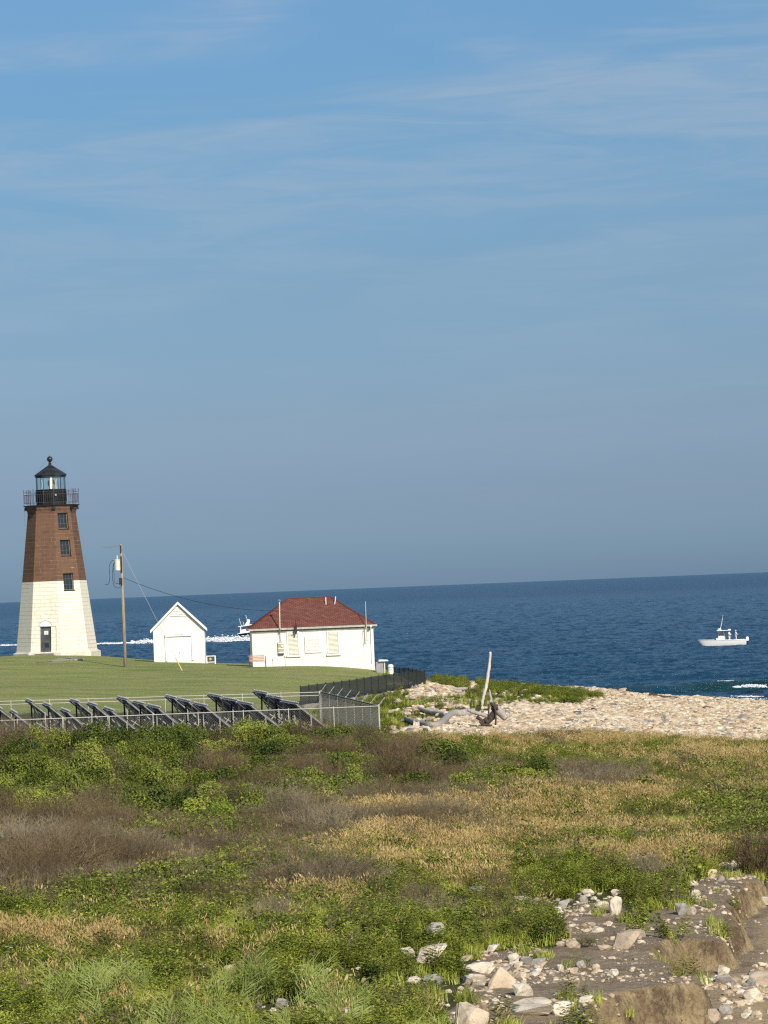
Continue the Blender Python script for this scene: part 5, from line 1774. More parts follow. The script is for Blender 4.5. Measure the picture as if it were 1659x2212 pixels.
# ------------------------------------------------------------------ rocks
def rock_mesh(name, seed, m_, ang=True):
    r = np.random.default_rng(seed)
    bm = bmesh.new()
    n = 22 if ang else 46
    p = r.normal(size=(n, 3)); p /= np.linalg.norm(p, axis=1)[:, None]
    if ang:
        p = p / (np.abs(p) ** 5).sum(1)[:, None] ** .2 * .5
        p *= r.uniform(.86, 1.0, (n, 1))
        p[:, 0] += p[:, 2] * r.uniform(-.35, .35); p[:, 1] += p[:, 0] * r.uniform(-.3, .3)
    else: p *= (0.5 * r.uniform(.92, 1.02, (n, 1)))
    for q in p: bm.verts.new(q)
    bmesh.ops.convex_hull(bm, input=bm.verts)
    bmesh.ops.delete(bm, geom=[v_ for v_ in bm.verts if not v_.link_faces], context='VERTS')
    try:
        bmesh.ops.bevel(bm, geom=list(bm.edges), offset=0.022 if ang else .02, segments=1, affect='EDGES', clamp_overlap=True)
    except Exception: pass
    bmesh.ops.triangulate(bm, faces=bm.faces)
    bmesh.ops.subdivide_edges(bm, edges=bm.edges, cuts=1, use_grid_fill=True)
    for v_ in bm.verts:
        v_.co += Vector(r.normal(0, .008, 3))
    # normalise to unit box, base at -0.5
    c = np.array([v_.co[:] for v_ in bm.verts]); lo, hi = c.min(0), c.max(0)
    for v_ in bm.verts:
        v_.co = Vector([(v_.co[k] - (lo[k] + hi[k]) / 2) / (hi[k] - lo[k]) for k in range(3)])
    me = bpy.data.meshes.new(name); bm.to_mesh(me); bm.free()
    me.materials.append(m_)
    return me


RM = {}
for key, m_ in (('c', m_cobble), ('p', m_rock), ('g', m_rockgrey), ('r', m_rockpink)):
    RM[key] = [rock_mesh('stone', 100 + i, m_, i % 3 != 2) for i in range(8)]
peak = None
bm = bmesh.new()
for q in [(-.5, -.4, -.5), (.5, -.3, -.5), (.42, .4, -.5), (-.4, .45, -.5), (-.42, -.2, -.1), (-.02, -.08, .5), (.1, .2, .42), (.45, -.1, -.05), (.3, .3, 0), (-.3, .3, .1), (-.18, -.28, .2)]:
    bm.verts.new(q)
bmesh.ops.convex_hull(bm, input=bm.verts); bmesh.ops.bevel(bm, geom=list(bm.edges), offset=.02, segments=1, affect='EDGES')
peak = bpy.data.meshes.new('stone'); bm.to_mesh(peak); bm.free(); peak.materials.append(m_rock)


def stone(px0, px1, py0, py1, key='p', label=None, group=None, var=None, tilt=0.0, name='stone', sink=.2, mesh=None, deep=.8):
    g_ = ground((px0 + px1) / 2, py1 - (py1 - py0) * .12)
    D = g_.y
    w_ = (px1 - px0) * D / F; h_ = (py1 - py0) * D / F * .92
    me = mesh or RM[key][var if var is not None else random.randrange(8)]
    o = bpy.data.objects.new(name, me); COL.objects.link(o)
    o.scale = (w_ * 1.04, w_ * deep, h_ * (1 + sink) * 1.03)
    o.location = (g_.x, g_.y + w_ * deep * .25, g_.z + h_ * .5 - h_ * sink * .5)
    o.rotation_euler = (0, tilt, random.uniform(-.25, .25))
    tag(o, label, 'stone', group)
    return o


KEY = [
 (1051, 1116, 2094, 2142, 'p', 'large pale peaked boulder, tallest of the rocks on the dirt bank', 0),
 (1107, 1152, 2125, 2155, 'p', 'squarish cream boulder leaning just right of the peaked boulder', 1),
 (1105, 1194, 2160, 2177, 'p', 'upper half of the split cream slab near the bottom edge', 3),
 (1098, 1196, 2174, 2197, 'p', 'lower half of the split cream slab, long and flat', 4),
 (1194, 1234, 2166, 2200, 'p', 'cream block standing at the right end of the split slab', 6),
 (981, 1056, 2172, 2235, 'p', 'big cream boulder cut off by the bottom edge of the picture', 7),
 (1036, 1056, 2168, 2192, 'r', 'small orange stone resting behind the big cream boulder', 2),
 (900, 966, 2046, 2084, 'p', 'large white streaked boulder sitting in green weeds', 0),
 (866, 897, 2048, 2069, 'p', 'small pinkish rock touching the left of the streaked boulder', 1),
 (1010, 1058, 1916, 1937, 'p', 'flat white stone alone in the green grass', 5),
 (913, 962, 1996, 2029, 'g', 'grey lichened rock half hidden in weeds above the streaked boulder', 3),
 (1001, 1050, 2108, 2131, 'p', 'low wide cream rock left of the peaked boulder', 4),
 (1018, 1066, 2083, 2107, 'p', 'jagged cream rock behind the peaked boulder', 6),
 (911, 957, 2106, 2126, 'g', 'rough grey rock in weeds below the streaked boulder', 2),
 (879, 911, 2112, 2128, 'p', 'low cream stone left of the rough grey rock', 5),
 (737, 766, 2179, 2203, 'p', 'bright cream cube shaped rock in grass near the bottom', 1),
 (729, 748, 2187, 2201, 'p', 'small cream wedge touching the cube shaped rock', 2),
 (666, 690, 2053, 2074, 'r', 'pinkish rock in the grass left of the streaked boulder', 3),
 (425, 448, 2082, 2102, 'p', 'rounded white stone, left of two in the lower grass', 5),
 (482, 512, 2086, 2104, 'p', 'rounded white stone, right of two in the lower grass', 2),
 (593, 620, 2159, 2181, 'g', 'upright grey rock behind a row of white stones in the grass', 4),
 (641, 664, 2086, 2100, 'p', 'white stone on top of a small pair in the grass', 0),
 (640, 666, 2098, 2112, 'p', 'white stone at the bottom of a small pair in the grass', 7),
 (1318, 1345, 1938, 1980, 'p', 'upright cream stone like a stump at the edge of the dirt', 6),
 (1320, 1347, 1923, 1940, 'p', 'oval white stone leaning on top of the upright stone', 2),
 (1288, 1317, 1948, 1963, 'p', 'yellowish flat stone left of the upright stone', 5),
 (1189, 1219, 1962, 1991, 'p', 'white leaning slab in weeds left of the dirt', 3),
 (1112, 1152, 1936, 1958, 'p', 'yellow cream boulder at the upper edge of the weeds', 1),
 (1152, 1172, 1940, 1960, 'p', 'greyish white stone just right of the yellow cream boulder', 4),
 (1204, 1230, 1946, 1967, 'g', 'grey stone among weeds above the leaning slab', 0),
 (1251, 1271, 1934, 1953, 'p', 'round cream stone under a white one at the grass edge', 2),
 (1258, 1285, 1922, 1937, 'p', 'white stone leaning on a round cream one at the grass edge', 5),
 (1459, 1490, 1951, 1980, 'g', 'square grey block standing on the bare dirt', 1),
 (1484, 1505, 1961, 1979, 'r', 'reddish rock touching the square grey block', 3),
 (1492, 1515, 1924, 1946, 'p', 'cream upright block above the square grey block', 4),
 (1487, 1509, 1903, 1915, 'p', 'low buff stone at the upper edge of the dirt', 2),
 (1527, 1550, 1879, 1899, 'p', 'white rock, left of a touching pair near the dead shrub', 6),
 (1547, 1567, 1890, 1906, 'p', 'white rock, right of a touching pair near the dead shrub', 7),
 (1326, 1388, 2014, 2055, 'r', 'large flat topped tan outcrop on the edge of the dirt gully', 0),
 (1345, 1394, 2010, 2028, 'p', 'cream slab lying across the flat topped outcrop', 4),
 (1221, 1255, 2033, 2051, 'r', 'rounded brown boulder at the foot of the weeds', 2),
 (1200, 1221, 2034, 2046, 'p', 'small orange cream stone left of the rounded brown boulder', 5),
 (1291, 1327, 2044, 2056, 'p', 'low flat cream stone left of the outcrop', 1),
 (1278, 1307, 2003, 2016, 'p', 'bright white flat stone above the outcrop', 7),
 (1121, 1150, 2068, 2085, 'g', 'blocky grey stone at the left end of the slab row', 4),
 (1147, 1180, 2071, 2088, 'g', 'leaning grey slab right of the blocky grey stone', 0),
 (1244, 1267, 2078, 2095, 'g', 'smooth blue grey stone on the dirt', 2),
 (1279, 1297, 2085, 2100, 'p', 'cream stone, first right of the blue grey stone', 5),
 (1312, 1337, 2095, 2110, 'p', 'cream stone at the right end of the small stone line', 3),
 (1229, 1251, 2093, 2108, 'p', 'pale stone directly below the blue grey stone', 6),
 (1204, 1219, 2084, 2100, 'p', 'tan stone left of the blue grey stone', 1),
 (1231, 1252, 2118, 2133, 'r', 'tan stone alone on the lower dirt shelf', 4),
 (1249, 1281, 2156, 2171, 'p', 'white flat stone at the lip of the dirt cliff', 0),
 (1620, 1680, 2101, 2134, 'r', 'large pinkish boulder at the right edge on the lower beach', 6),
 (1606, 1650, 2138, 2168, 'p', 'cream double humped boulder on the lower beach', 2),
 (1543, 1584, 2110, 2130, 'g', 'long grey boulder beside the dirt cliff', 4),
 (1578, 1604, 2112, 2131, 'p', 'tan angular stone right of the long grey boulder', 1),
 (1612, 1634, 2116, 2135, 'g', 'round grey stone in front of the pinkish boulder', 5),
 (1551, 1584, 2171, 2194, 'g', 'round grey boulder low on the beach beside the cliff foot', 2),
 (1511, 1557, 2188, 2218, 'r', 'pink rock at the foot of the dirt cliff by the bottom edge', 3),
 (1549, 1577, 2088, 2108, 'p', 'cream boulder at the mouth of the gully', 7),
 (1640, 1664, 1945, 1962, 'p', 'white stone at the right edge on the pebble slope', 4),
]
for i, (a_, b_, c_, d_, k_, lab, vv) in enumerate(KEY):
    stone(a_, b_, c_, d_, k_, lab, None, vv, mesh=peak if i == 0 else None, tilt=(R(12) if i in (24, 31) else (R(-7) if i == 3 else 0)))
# reddish and grey boulders on the far beach
for a_, b_, c_, d_, k_, lab in [(1591, 1618, 1544, 1560, 'r', 'reddish brown boulder on the cobble beach near the right edge'),
                                (1431, 1447, 1547, 1559, 'g', 'dark grey stone standing out in the middle of the cobble beach'),
                                (1334, 1354, 1487, 1500, 'p', 'blocky pale boulder on the beach crest against the sea'),
                                (1277, 1289, 1483, 1494, 'p', 'leaning white boulder on the beach crest against the sea'),
                                (1291, 1310, 1488, 1500, 'p', 'rounded white boulder between two others on the beach crest'),
                                (1154, 1168, 1479, 1487, 'g', 'grey boulder poking out of green plants on the beach crest'),
                                (1120, 1137, 1476, 1483, 'p', 'pale flat boulder behind green plants on the beach crest'),
                                (1513, 1522, 1504, 1511, 'p', 'small white stone on top of the cobble bank at the water')]:
    stone(a_, b_, c_, d_, k_, lab)
# further loose stones, alike
LOOSE = []
def scatter_stones(n, poly, smin, smax, label, group, seed, keys='pppg'):
    r = np.random.default_rng(seed)
    xs = [p_[0] for p_ in poly]; ys = [p_[1] for p_ in poly]
    c = 0; tries = 0
    while c < n and tries < 6000:
        tries += 1
        x = r.uniform(min(xs), max(xs)); y = r.uniform(min(ys), max(ys))
        if not inpoly(np.array([x]), np.array([y]), poly)[0]: continue
        s = smin + (smax - smin) * r.random() ** 2
        LOOSE.append((s, x, y, r.uniform(.35, .6), keys[r.integers(len(keys))], label, group))
        c += 1


scatter_stones(46, [(1000, 2140), (1040, 2090), (1130, 2100), (1300, 2100), (1440, 2105), (1300, 2125), (1150, 2130)], 6, 15,
               'small pale stone in the loose line of stones along the dirt shelf', 'stones lined along the dirt shelf', 21)
scatter_stones(58, [(1110, 1945), (1300, 1930), (1330, 2000), (1290, 2030), (1225, 2015), (1190, 1980)], 7, 20,
               'small cream stone jumbled where the weeds meet the dirt', 'stones jumbled at the edge of the weeds', 22)
scatter_stones(44, [(1005, 2075), (1060, 2058), (1180, 2092), (1130, 2132), (1010, 2142)], 11, 30,
               'pale angular rock in the heap around the peaked boulder', 'rocks heaped around the peaked boulder', 31)
scatter_stones(16, [(600, 2090), (900, 2070), (980, 2150), (700, 2150)], 9, 22, 'white rock poking out of the green weeds', 'white rocks poking out of the weeds', 32)
scatter_stones(22, [(553, 2175), (630, 2165), (700, 2190), (600, 2198)], 8, 17, 'small white stone in the row half hidden by lower grass', 'stones in the lower grass', 23)
scatter_stones(16, [(690, 2120), (1000, 2120), (1000, 2210), (700, 2160)], 7, 16, 'small pale stone scattered through the green weeds at the bottom', 'stones among the weeds', 24)
scatter_stones(52, [(1560, 2110), (1659, 2080), (1659, 2212), (1560, 2212)], 8, 27, 'loose pale stone on the lower beach below the dirt cliff', 'stones below the dirt cliff', 25, 'ppppgr')
scatter_stones(22, [(1500, 1900), (1600, 1850), (1620, 1900), (1560, 1960), (1480, 1960)], 5, 12, 'small stone on the upper dirt slope beside the dead shrub', 'stones on the upper dirt slope', 26)
scatter_stones(22, [(1340, 1990), (1560, 1990), (1500, 2016), (1380, 2012)], 5, 13, 'small flat stone on bare dirt above the gully', 'stones above the gully', 27)
scatter_stones(24, [(1560, 1790), (1659, 1780), (1659, 1830), (1600, 1820)], 5, 13, 'small white stone above the dead shrub', 'stones above the dead shrub', 28)
scatter_stones(14, [(1170, 1484), (1340, 1497), (1330, 1503), (1200, 1490)], 7, 16, 'pale boulder in the line along the beach crest', 'boulders along the beach crest', 29, 'p')

LOOSE.sort(key=lambda q: -q[0])
n_single = 296 - len(KEY) - 8
for s, x, y, hf, k_, lab, grp in LOOSE[:n_single]:
    stone(x - s / 2, x + s / 2, y - s * hf, y, k_, lab, grp, sink=.3, deep=.9)
SMALL = LOOSE[n_single:]

# ------------------------------------------------------------------ plant templates and ground cover
TPL = bpy.data.collections.new('plant_templates')


def strips(n, rad, h, wd, lean, bend, r, seg=3, up=0.0, windx=0.0):
    V = []; Fc = []
    for i in range(n):
        a_ = r.uniform(0, 2 * math.pi); rr_ = rad * math.sqrt(r.random())
        p0 = np.array([rr_ * math.cos(a_), rr_ * math.sin(a_), 0.0])
        hh = r.uniform(*h); w_ = r.uniform(*wd)
        az = r.uniform(0, 2 * math.pi); ln = r.normal(0, lean)
        d = np.array([math.cos(az) * ln + windx, math.sin(az) * ln, 1.0]); d /= np.linalg.norm(d)
        bd = np.array([math.cos(az), math.sin(az), 0]) * bend * r.uniform(.3, 1.2)
        sd_ = np.array([math.cos(az + math.pi / 2 + r.normal(0, .5)), math.sin(az + math.pi / 2), 0])
        b_ = len(V)
        for k in range(seg + 1):
            t_ = k / seg
            c = p0 + d * hh * t_ + bd * hh * t_ * t_ - np.array([0, 0, 1]) * np.linalg.norm(bd) * hh * t_ ** 3 * .4
            ww = w_ * (1 - t_ ** 1.5)
            if k < seg:
                V += [c - sd_ * ww, c + sd_ * ww]
            else:
                V.append(c)
        for k in range(seg - 1):
            j = b_ + 2 * k; Fc.append((j, j + 1, j + 3, j + 2))
        j = b_ + 2 * (seg - 1); Fc.append((j, j + 1, j + 2))
    return V, Fc


def leaves(n, rx, rz, size, r, shell=.6, flat=.5, aspect=.55, z0=0.0):
    V = []; Fc = []
    for i in range(n):
        d = r.normal(size=3); d[2] = abs(d[2]) * .9; d /= np.linalg.norm(d)
        s = shell + (1 - shell) * r.random() ** .6
        c = np.array([d[0] * rx * s, d[1] * rx * s, z0 + d[2] * rz * s])
        nn = d * .6 + np.array([0, -.25, flat]) + r.normal(0, .55, 3); nn /= np.linalg.norm(nn)
        u = np.cross(nn, r.normal(size=3)); u /= np.linalg.norm(u); v_ = np.cross(nn, u)
        L_ = r.uniform(*size)
        b_ = len(V)
        V += [c - u * L_ * .5, c - v_ * L_ * aspect * .5 + nn * L_ * .06, c + u * L_ * .5, c + v_ * L_ * aspect * .5 + nn * L_ * .06]
        Fc.append((b_, b_ + 1, b_ + 2, b_ + 3))
    return V, Fc


def twigs(n, h, spread, wd, r, side=4, rad=.06):
    """fans of thin forking twigs as narrow crossed strips"""
    V = []; Fc = []

    def st(p0, p1, w0, w1):
        d = p1 - p0
        s = np.cross(d, r.normal(size=3)); s /= (np.linalg.norm(s) + 1e-9)
        b_ = len(V)
        V.extend([p0 - s * w0, p0 + s * w0, p1 + s * w1, p1 - s * w1]); Fc.append((b_, b_ + 1, b_ + 2, b_ + 3))
    for i in range(n):
        a_ = r.uniform(0, 2 * math.pi); sp2 = abs(r.normal(0, spread))
        d = np.array([math.cos(a_) * sp2, math.sin(a_) * sp2, 1.0]); d /= np.linalg.norm(d)
        p = np.array([rad * math.cos(a_), rad * math.sin(a_), 0.0])
        hh = r.uniform(h * .6, h); k = 4; w_ = wd
        for j in range(k):
            d2 = d + r.normal(0, .16, 3); d2 /= np.linalg.norm(d2)
            q = p + d2 * hh / k
            st(p, q, w_, w_ * .75)
            for _ in range(side if j > 0 else 0):
                d3 = d2 + r.normal(0, .55, 3); d3[2] = abs(d3[2]); d3 /= np.linalg.norm(d3)
                st(q, q + d3 * hh * r.uniform(.14, .30), w_ * .55, w_ * .25)
            p = q; d = d2; w_ *= .75
    return V, Fc


def merge(*vf):
    V = []; Fc = []
    for v, f in vf:
        b_ = len(V); V += list(v); Fc += [tuple(i + b_ for i in q) for q in f]
    return V, Fc


def template(name, parts):
    """parts: list of (V, F, material)"""
    V = []; Fc = []; mi = []
    for k, (v, f, m_) in enumerate(parts):
        b_ = len(V); V += [tuple(x) for x in v]; Fc += [tuple(i + b_ for i in q) for q in f]; mi += [k] * len(f)
    me = bpy.data.meshes.new(name); me.from_pydata(V, [], Fc)
    for _, _, m_ in parts: me.materials.append(m_)
    me.polygons.foreach_set('material_index', mi)
    me.update()
    return me


def tpl_obj(me):
    o = bpy.data.objects.new(me.name, me); return o


def gn_scatter(name, pts, scl, meshes, label, seed=0, sclz=None):
    """one object of ground cover: plants instanced on real ground points"""
    r = np.random.default_rng(seed)
    c = bpy.data.collections.new(name + '_plants')
    for m_ in meshes: c.objects.link(tpl_obj(m_))
    n = len(pts)
    me = bpy.data.meshes.new(name)
    me.vertices.add(n); me.vertices.foreach_set('co', np.ascontiguousarray(pts, dtype=np.float32).ravel())
    rot = np.stack([r.normal(0, .10, n), r.normal(0, .10, n), r.uniform(0, 6.283, n)], 1).astype(np.float32)
    s3 = np.stack([scl, scl, scl if sclz is None else sclz], 1).astype(np.float32)
    for nm, arr, tp in (('rot', rot, 'FLOAT_VECTOR'), ('scl', s3, 'FLOAT_VECTOR')):
        a_ = me.attributes.new(nm, tp, 'POINT'); a_.data.foreach_set('vector', arr.ravel())
    a_ = me.attributes.new('idx', 'INT', 'POINT'); a_.data.foreach_set('value', r.integers(0, len(meshes), n).astype(np.int32))
    o = bpy.data.objects.new(name, me); COL.objects.link(o)
    g = bpy.data.node_groups.new(name, 'GeometryNodeTree')
    g.interface.new_socket('Geometry', in_out='INPUT', socket_type='NodeSocketGeometry')
    g.interface.new_socket('Geometry', in_out='OUTPUT', socket_type='NodeSocketGeometry')
    gi = g.nodes.new('NodeGroupInput'); go = g.nodes.new('NodeGroupOutput')
    ci = g.nodes.new('GeometryNodeCollectionInfo'); ci.inputs[0].default_value = c; ci.inputs['Separate Children'].default_value = True; ci.inputs['Reset Children'].default_value = True
    ip = g.nodes.new('GeometryNodeInstanceOnPoints'); ip.inputs['Pick Instance'].default_value = True
    L = g.links.new
    L(gi.outputs[0], ip.inputs['Points']); L(ci.outputs[0], ip.inputs['Instance'])
    for nm, tp, sock in (('rot', 'FLOAT_VECTOR', 'Rotation'), ('scl', 'FLOAT_VECTOR', 'Scale'), ('idx', 'INT', 'Instance Index')):
        na = g.nodes.new('GeometryNodeInputNamedAttribute'); na.data_type = tp; na.inputs[0].default_value = nm
        L(na.outputs[0], ip.inputs[sock])
    L(ip.outputs[0], go.inputs[0])
    md = o.modifiers.new('scatter', 'NODES'); md.node_group = g
    tag(o, label, None, kind='stuff')
    return o


tr = np.random.default_rng(77)
T_GRASS = [template('grass_tuft', [(*strips(34, .16, (.16, .34), (.0045, .009), .35, .35, tr), m_grass)]) for _ in range(4)]
T_DRY = []
for _ in range(4):
    v1 = strips(20, .16, (.30, .52), (.0022, .0035), .12, .25, tr, 3, windx=.12)
    hv = []; hf = []
    for i in range(22):                                     # seed heads
        a_ = tr.uniform(0, 6.28); rr_ = .2 * math.sqrt(tr.random()); zz = tr.uniform(.30, .52)
        p0 = np.array([rr_ * math.cos(a_) + .05, rr_ * math.sin(a_), zz]); d = np.array([.45 + tr.normal(0, .2), tr.normal(0, .25), .8]); d /= np.linalg.norm(d)
        s = np.cross(d, tr.normal(size=3)); s /= np.linalg.norm(s); l_ = tr.uniform(.07, .12); w_ = tr.uniform(.008, .013)
        b_ = len(hv); hv += [p0, p0 + d * l_ * .4 + s * w_, p0 + d * l_, p0 + d * l_ * .4 - s * w_]; hf.append((b_, b_ + 1, b_ + 2, b_ + 3))
    v3 = strips(14, .15, (.12, .26), (.004, .008), .35, .3, tr)
    T_DRY.append(template('dry_grass_tuft', [(*merge(v1, (hv, hf)), m_dry), (*v3, m_grass)]))
T_LEAF = []
for _ in range(4):
    T_LEAF.append(template('leafy_shoot', [(*leaves(130, .36, .55, (.035, .105), tr, .35, .6), m_leafm), (*twigs(7, .5, .5, .005, tr, 1), m_twigred)]))
T_OLIVE = [template('olive_shoot', [(*leaves(120, .34, .55, (.025, .045), tr, .3, .5), m_leafolive), (*twigs(16, .6, .45, .0045, tr, 3), m_twigred)]) for _ in range(3)]
T_TWIG = [template('twiggy_shoot', [(*twigs(12, .62, .40, .0085, tr, 4), m_twig)]) for _ in range(4)]
T_WEED = []
for _ in range(4):
    V_ = []; F_ = []
    for i in range(9):
        a_ = tr.uniform(0, 6.28); rr_ = .14 * math.sqrt(tr.random()); base = np.array([rr_ * math.cos(a_), rr_ * math.sin(a_), 0]); hh = tr.uniform(.18, .36)
        for k in range(13):
            z = hh * (k + 2) / 14; az = k * 2.4 + a_
            d = np.array([math.cos(az), math.sin(az), .45]); d /= np.linalg.norm(d); s = np.array([-math.sin(az), math.cos(az), 0.0])
            c = base + np.array([0, 0, z]); L_ = tr.uniform(.07, .12) * (1.1 - .4 * k / 13); w_ = L_ * .15; b_ = len(V_)
            V_ += [c, c + d * L_ * .5 + s * w_, c + d * L_ + np.array([0, 0, -.02]), c + d * L_ * .5 - s * w_]; F_.append((b_, b_ + 1, b_ + 2, b_ + 3))
    T_WEED.append(template('leafy_weed', [(V_, F_, m_weed)]))
T_REED = []
for _ in range(3):
    V_ = []; F_ = []
    for i in range(7):
        a_ = tr.uniform(0, 6.28); rr_ = .22 * math.sqrt(tr.random()); base = np.array([rr_ * math.cos(a_), rr_ * math.sin(a_), 0]); hh = tr.uniform(.5, .85)
        for k in range(8):
            z = hh * (.1 + .9 * k / 8); side = 1 if k % 2 else -1; az = (0.15 if side > 0 else math.pi - .15) + tr.normal(0, .5)
            up = 1.3 if side > 0 else 2.0
            d = np.array([math.cos(az) + .35, math.sin(az), up]); d /= np.linalg.norm(d); s = np.cross(d, np.array([0, 1.0, .2])); s /= np.linalg.norm(s)
            L_ = tr.uniform(.20, .34); w_ = .0075; c = base + np.array([.15 * z, 0, z]); b_ = len(V_)
            V_ += [c - s * w_ * .6, c + s * w_ * .6, c + d * L_ * .5 + s * w_, c + d * L_ + np.array([.04, 0, -.02]), c + d * L_ * .5 - s * w_]; F_.append((b_, b_ + 1, b_ + 2, b_ + 3, b_ + 4))
    T_REED.append(template('reed_clump', [(V_, F_, m_reed)]))
T_FLOWER = []
V_ = []; F_ = []
for i in range(6):
    a_ = 6.28 * i / 6
    V_ += [(.05 * math.cos(a_), .05 * math.sin(a_), .36)]
F_ = [(0, 1, 2, 3, 4, 5)]
T_FLOWER = [template('white_flower', [(V_, F_, m_trim), (*strips(3, .01, (.3, .36), (.003, .004), .02, 0, tr), m_weed)])]

# --- candidate points over the heath
def wedge(n, D0, D1, half, r):
    y = np.sqrt(r.uniform(D0 ** 2, D1 ** 2, n)); x = r.uniform(-half, half, n) * y
    return x, y


E_TAN = [(1000, 1800, 340, 62, 1), (1230, 1735, 250, 45, .8), (860, 1860, 250, 40, .8), (1500, 1645, 250, 22, .45), (1250, 1612, 420, 14, .5), (110, 2055, 260, 22, .55), (560, 2075, 200, 16, .15),
         (1450, 1860, 200, 60, .45), (1640, 1700, 160, 80, .2), (1000, 1900, 120, 40, .5), (700, 1940, 160, 30, .3)]
E_TWIG = [(120, 1850, 380, 105, 1), (40, 1900, 180, 90, 1), (350, 1880, 200, 70, .9), (690, 1925, 150, 50, 1), (850, 1720, 130, 65, 1), (650, 1700, 90, 50, .9), (740, 1620, 190, 35, .8),
          (900, 1800, 280, 45, .75), (600, 1820, 160, 70, .9), (1200, 1605, 75, 18, 1), (1240, 1705, 170, 38, .9), (1050, 1700, 130, 45, .6), (500, 1960, 80, 25, .5), (900, 1985, 110, 35, .55),
          (1620, 1880, 40, 60, 0), (300, 1960, 60, 30, .6), (570, 1990, 60, 25, .6), (1130, 1990, 90, 50, .4)]
E_LEAF = [(200, 1650, 520, 95, 1), (560, 1640, 330, 90, 1), (640, 1690, 260, 60, .8), (420, 1765, 220, 75, 1), (1120, 1700, 110, 45, .9), (1620, 1800, 120, 60, .5), (330, 1960, 240, 40, .7), (700, 1600, 380, 30, .7),
          (160, 1740, 300, 60, .6), (520, 1900, 90, 30, .6), (1080, 1560, 260, 26, .8), (1180, 1508, 160, 18, .9)]


def cover(n, D0, D1, seed):
    r = np.random.default_rng(seed)
    x, y = wedge(n, D0, D1, .116, r)
    z = height(x, y)
    px, py = proj(x, y, z)
    j = (fbm(x * .7 + 40, y * .35, 4) - .5)
    bare = np.maximum(np.where(y < 150, soft(px, py, Z_DIRT, 8, j * 60), 0), np.where(y > 150, np.maximum(soft(px, py, Z_COB, 3, j * 22) * (1 - soft(px, py, Z_GRN2, 2)), soft(px, py, Z_COB2, 3, j * 12)), 0))
    bare = np.maximum(bare, np.where(y > 168, np.maximum(soft(px, py, Z_LAWN, 2, 0), soft(px, py, Z_PATH, 2, 0)), 0))
    bare = bare * np.where(y < 150, 1 - .32 * sstep(.56, .68, fbm(x * .9 + 5, y * .9, 3)), 1)
    low = np.where((y < 165) & (x > -2), polydist(x, y, LOW) > -.1, False)
    ok = (bare < r.random(n)) & ~low
    # no tall cover inside the rack yard
    yard = (y > 172) & (y < 206) & (px < 790 - (y - 172) * 3.0)
    return r, x, y, z, px, py, ok


def pick(mask, x, y, z, dz=0.0):
    return np.stack([x[mask], y[mask], z[mask] + dz], 1)


STONES = [(o.location.x, o.location.y, o.scale.x * .5 + .05, o.scale.z) for o in COL.objects if o.name.startswith('stone') and o.type == 'MESH' and o.location.y < 150]


def clear(x, y):
    """plants keep off the boulders and off the ground right before them"""
    k = np.ones(len(x), bool)
    for sx, sy, sr, sz in STONES:
        k &= ~((np.abs(x - sx) < sr + .10) & (y < sy + sr) & (y > sy - sr - 1.5))
    return k


# --- one pool of plant positions, each given a kind by the mixture of the place
N_ = 150000
r, x, y, z, px, py, ok = cover(N_, 50, 173, 31)
ok &= clear(x, y)
def patch(sx, sy, ox, amp):
    f = fbm(x * sx + ox, y * sy + ox * 1.7, 4) - .5
    return np.exp(amp * f)
up = sstep(96, 125, y)
w_tan = (ell(px, py, E_TAN) * 1.1 + np.where(py > 1900, .012, .05)) * patch(.8, .25, 3, 5.5) * (1 - .25 * up)
w_twg = (ell(px, py, E_TWIG) * .34 + .008) * patch(.7, .22, 23, 7.5)
w_lef = (ell(px, py, E_LEAF) * 2.0 + .05) * patch(.7, .25, 43, 7.0)
w_olv = (ell(px, py, E_LEAF) * .45 + ell(px, py, E_TWIG) * .35 + .03) * patch(.8, .3, 63, 5.0)
w_wd = np.where((y < 112) | (px > 900), np.where(px < 750, .26, .45), .06) * patch(.6, .3, 83, 7.0)
w_gr = np.where(px > 850, .95, .62) * (1 - .75 * sstep(110, 124, y) * (px < 1000)) * patch(.6, .25, 103, 3.0)
Wt = np.stack([w_gr, w_tan, w_wd, w_lef, w_olv, w_twg], 1)
Wt /= Wt.sum(1, keepdims=True)
cls = (r.random(N_)[:, None] > np.cumsum(Wt, 1)).sum(1)
thin = np.array([1, 1, .8, .45, .5, .42])[np.clip(cls, 0, 5)]
ok &= r.random(N_) < thin
mound = .75 + .9 * fbm(x * .35 + 7, y * .16 + 2, 3)
small = np.where((y > 146) & (px > 830), .6, 1.0) * np.where(y < 80, .8, 1.0)
def put(name, k, meshes, lo, hi, label, seed, extra=1.0):
    m = ok & (cls == k)
    e = extra[m] if hasattr(extra, '__len__') else extra
    gn_scatter(name, pick(m, x, y, z), r.uniform(lo, hi, m.sum()) * e, meshes, label, seed)
put('green_grass', 0, T_GRASS, .65, 1.25, 'short green grass covering the foreground meadow', 1)
put('dry_grass', 1, T_DRY, .65, 1.2, 'tan dry grass with nodding seed heads across the meadow', 2)
put('leafy_weeds', 2, T_WEED, .7, 1.6, 'dark green leafy weeds spreading through the foreground grass', 3)
put('leafy_thicket', 3, T_LEAF, .6, 1.25, 'low thicket of green leafy shrubs filling the middle heath', 4, mound * small)
put('olive_thicket', 4, T_OLIVE, .6, 1.2, 'olive brown scrub woven through the leafy thicket', 5, mound * small)
put('twiggy_scrub', 5, T_TWIG, .55, 1.1, 'grey brown bare twiggy scrub in patches across the heath', 6, mound * small)
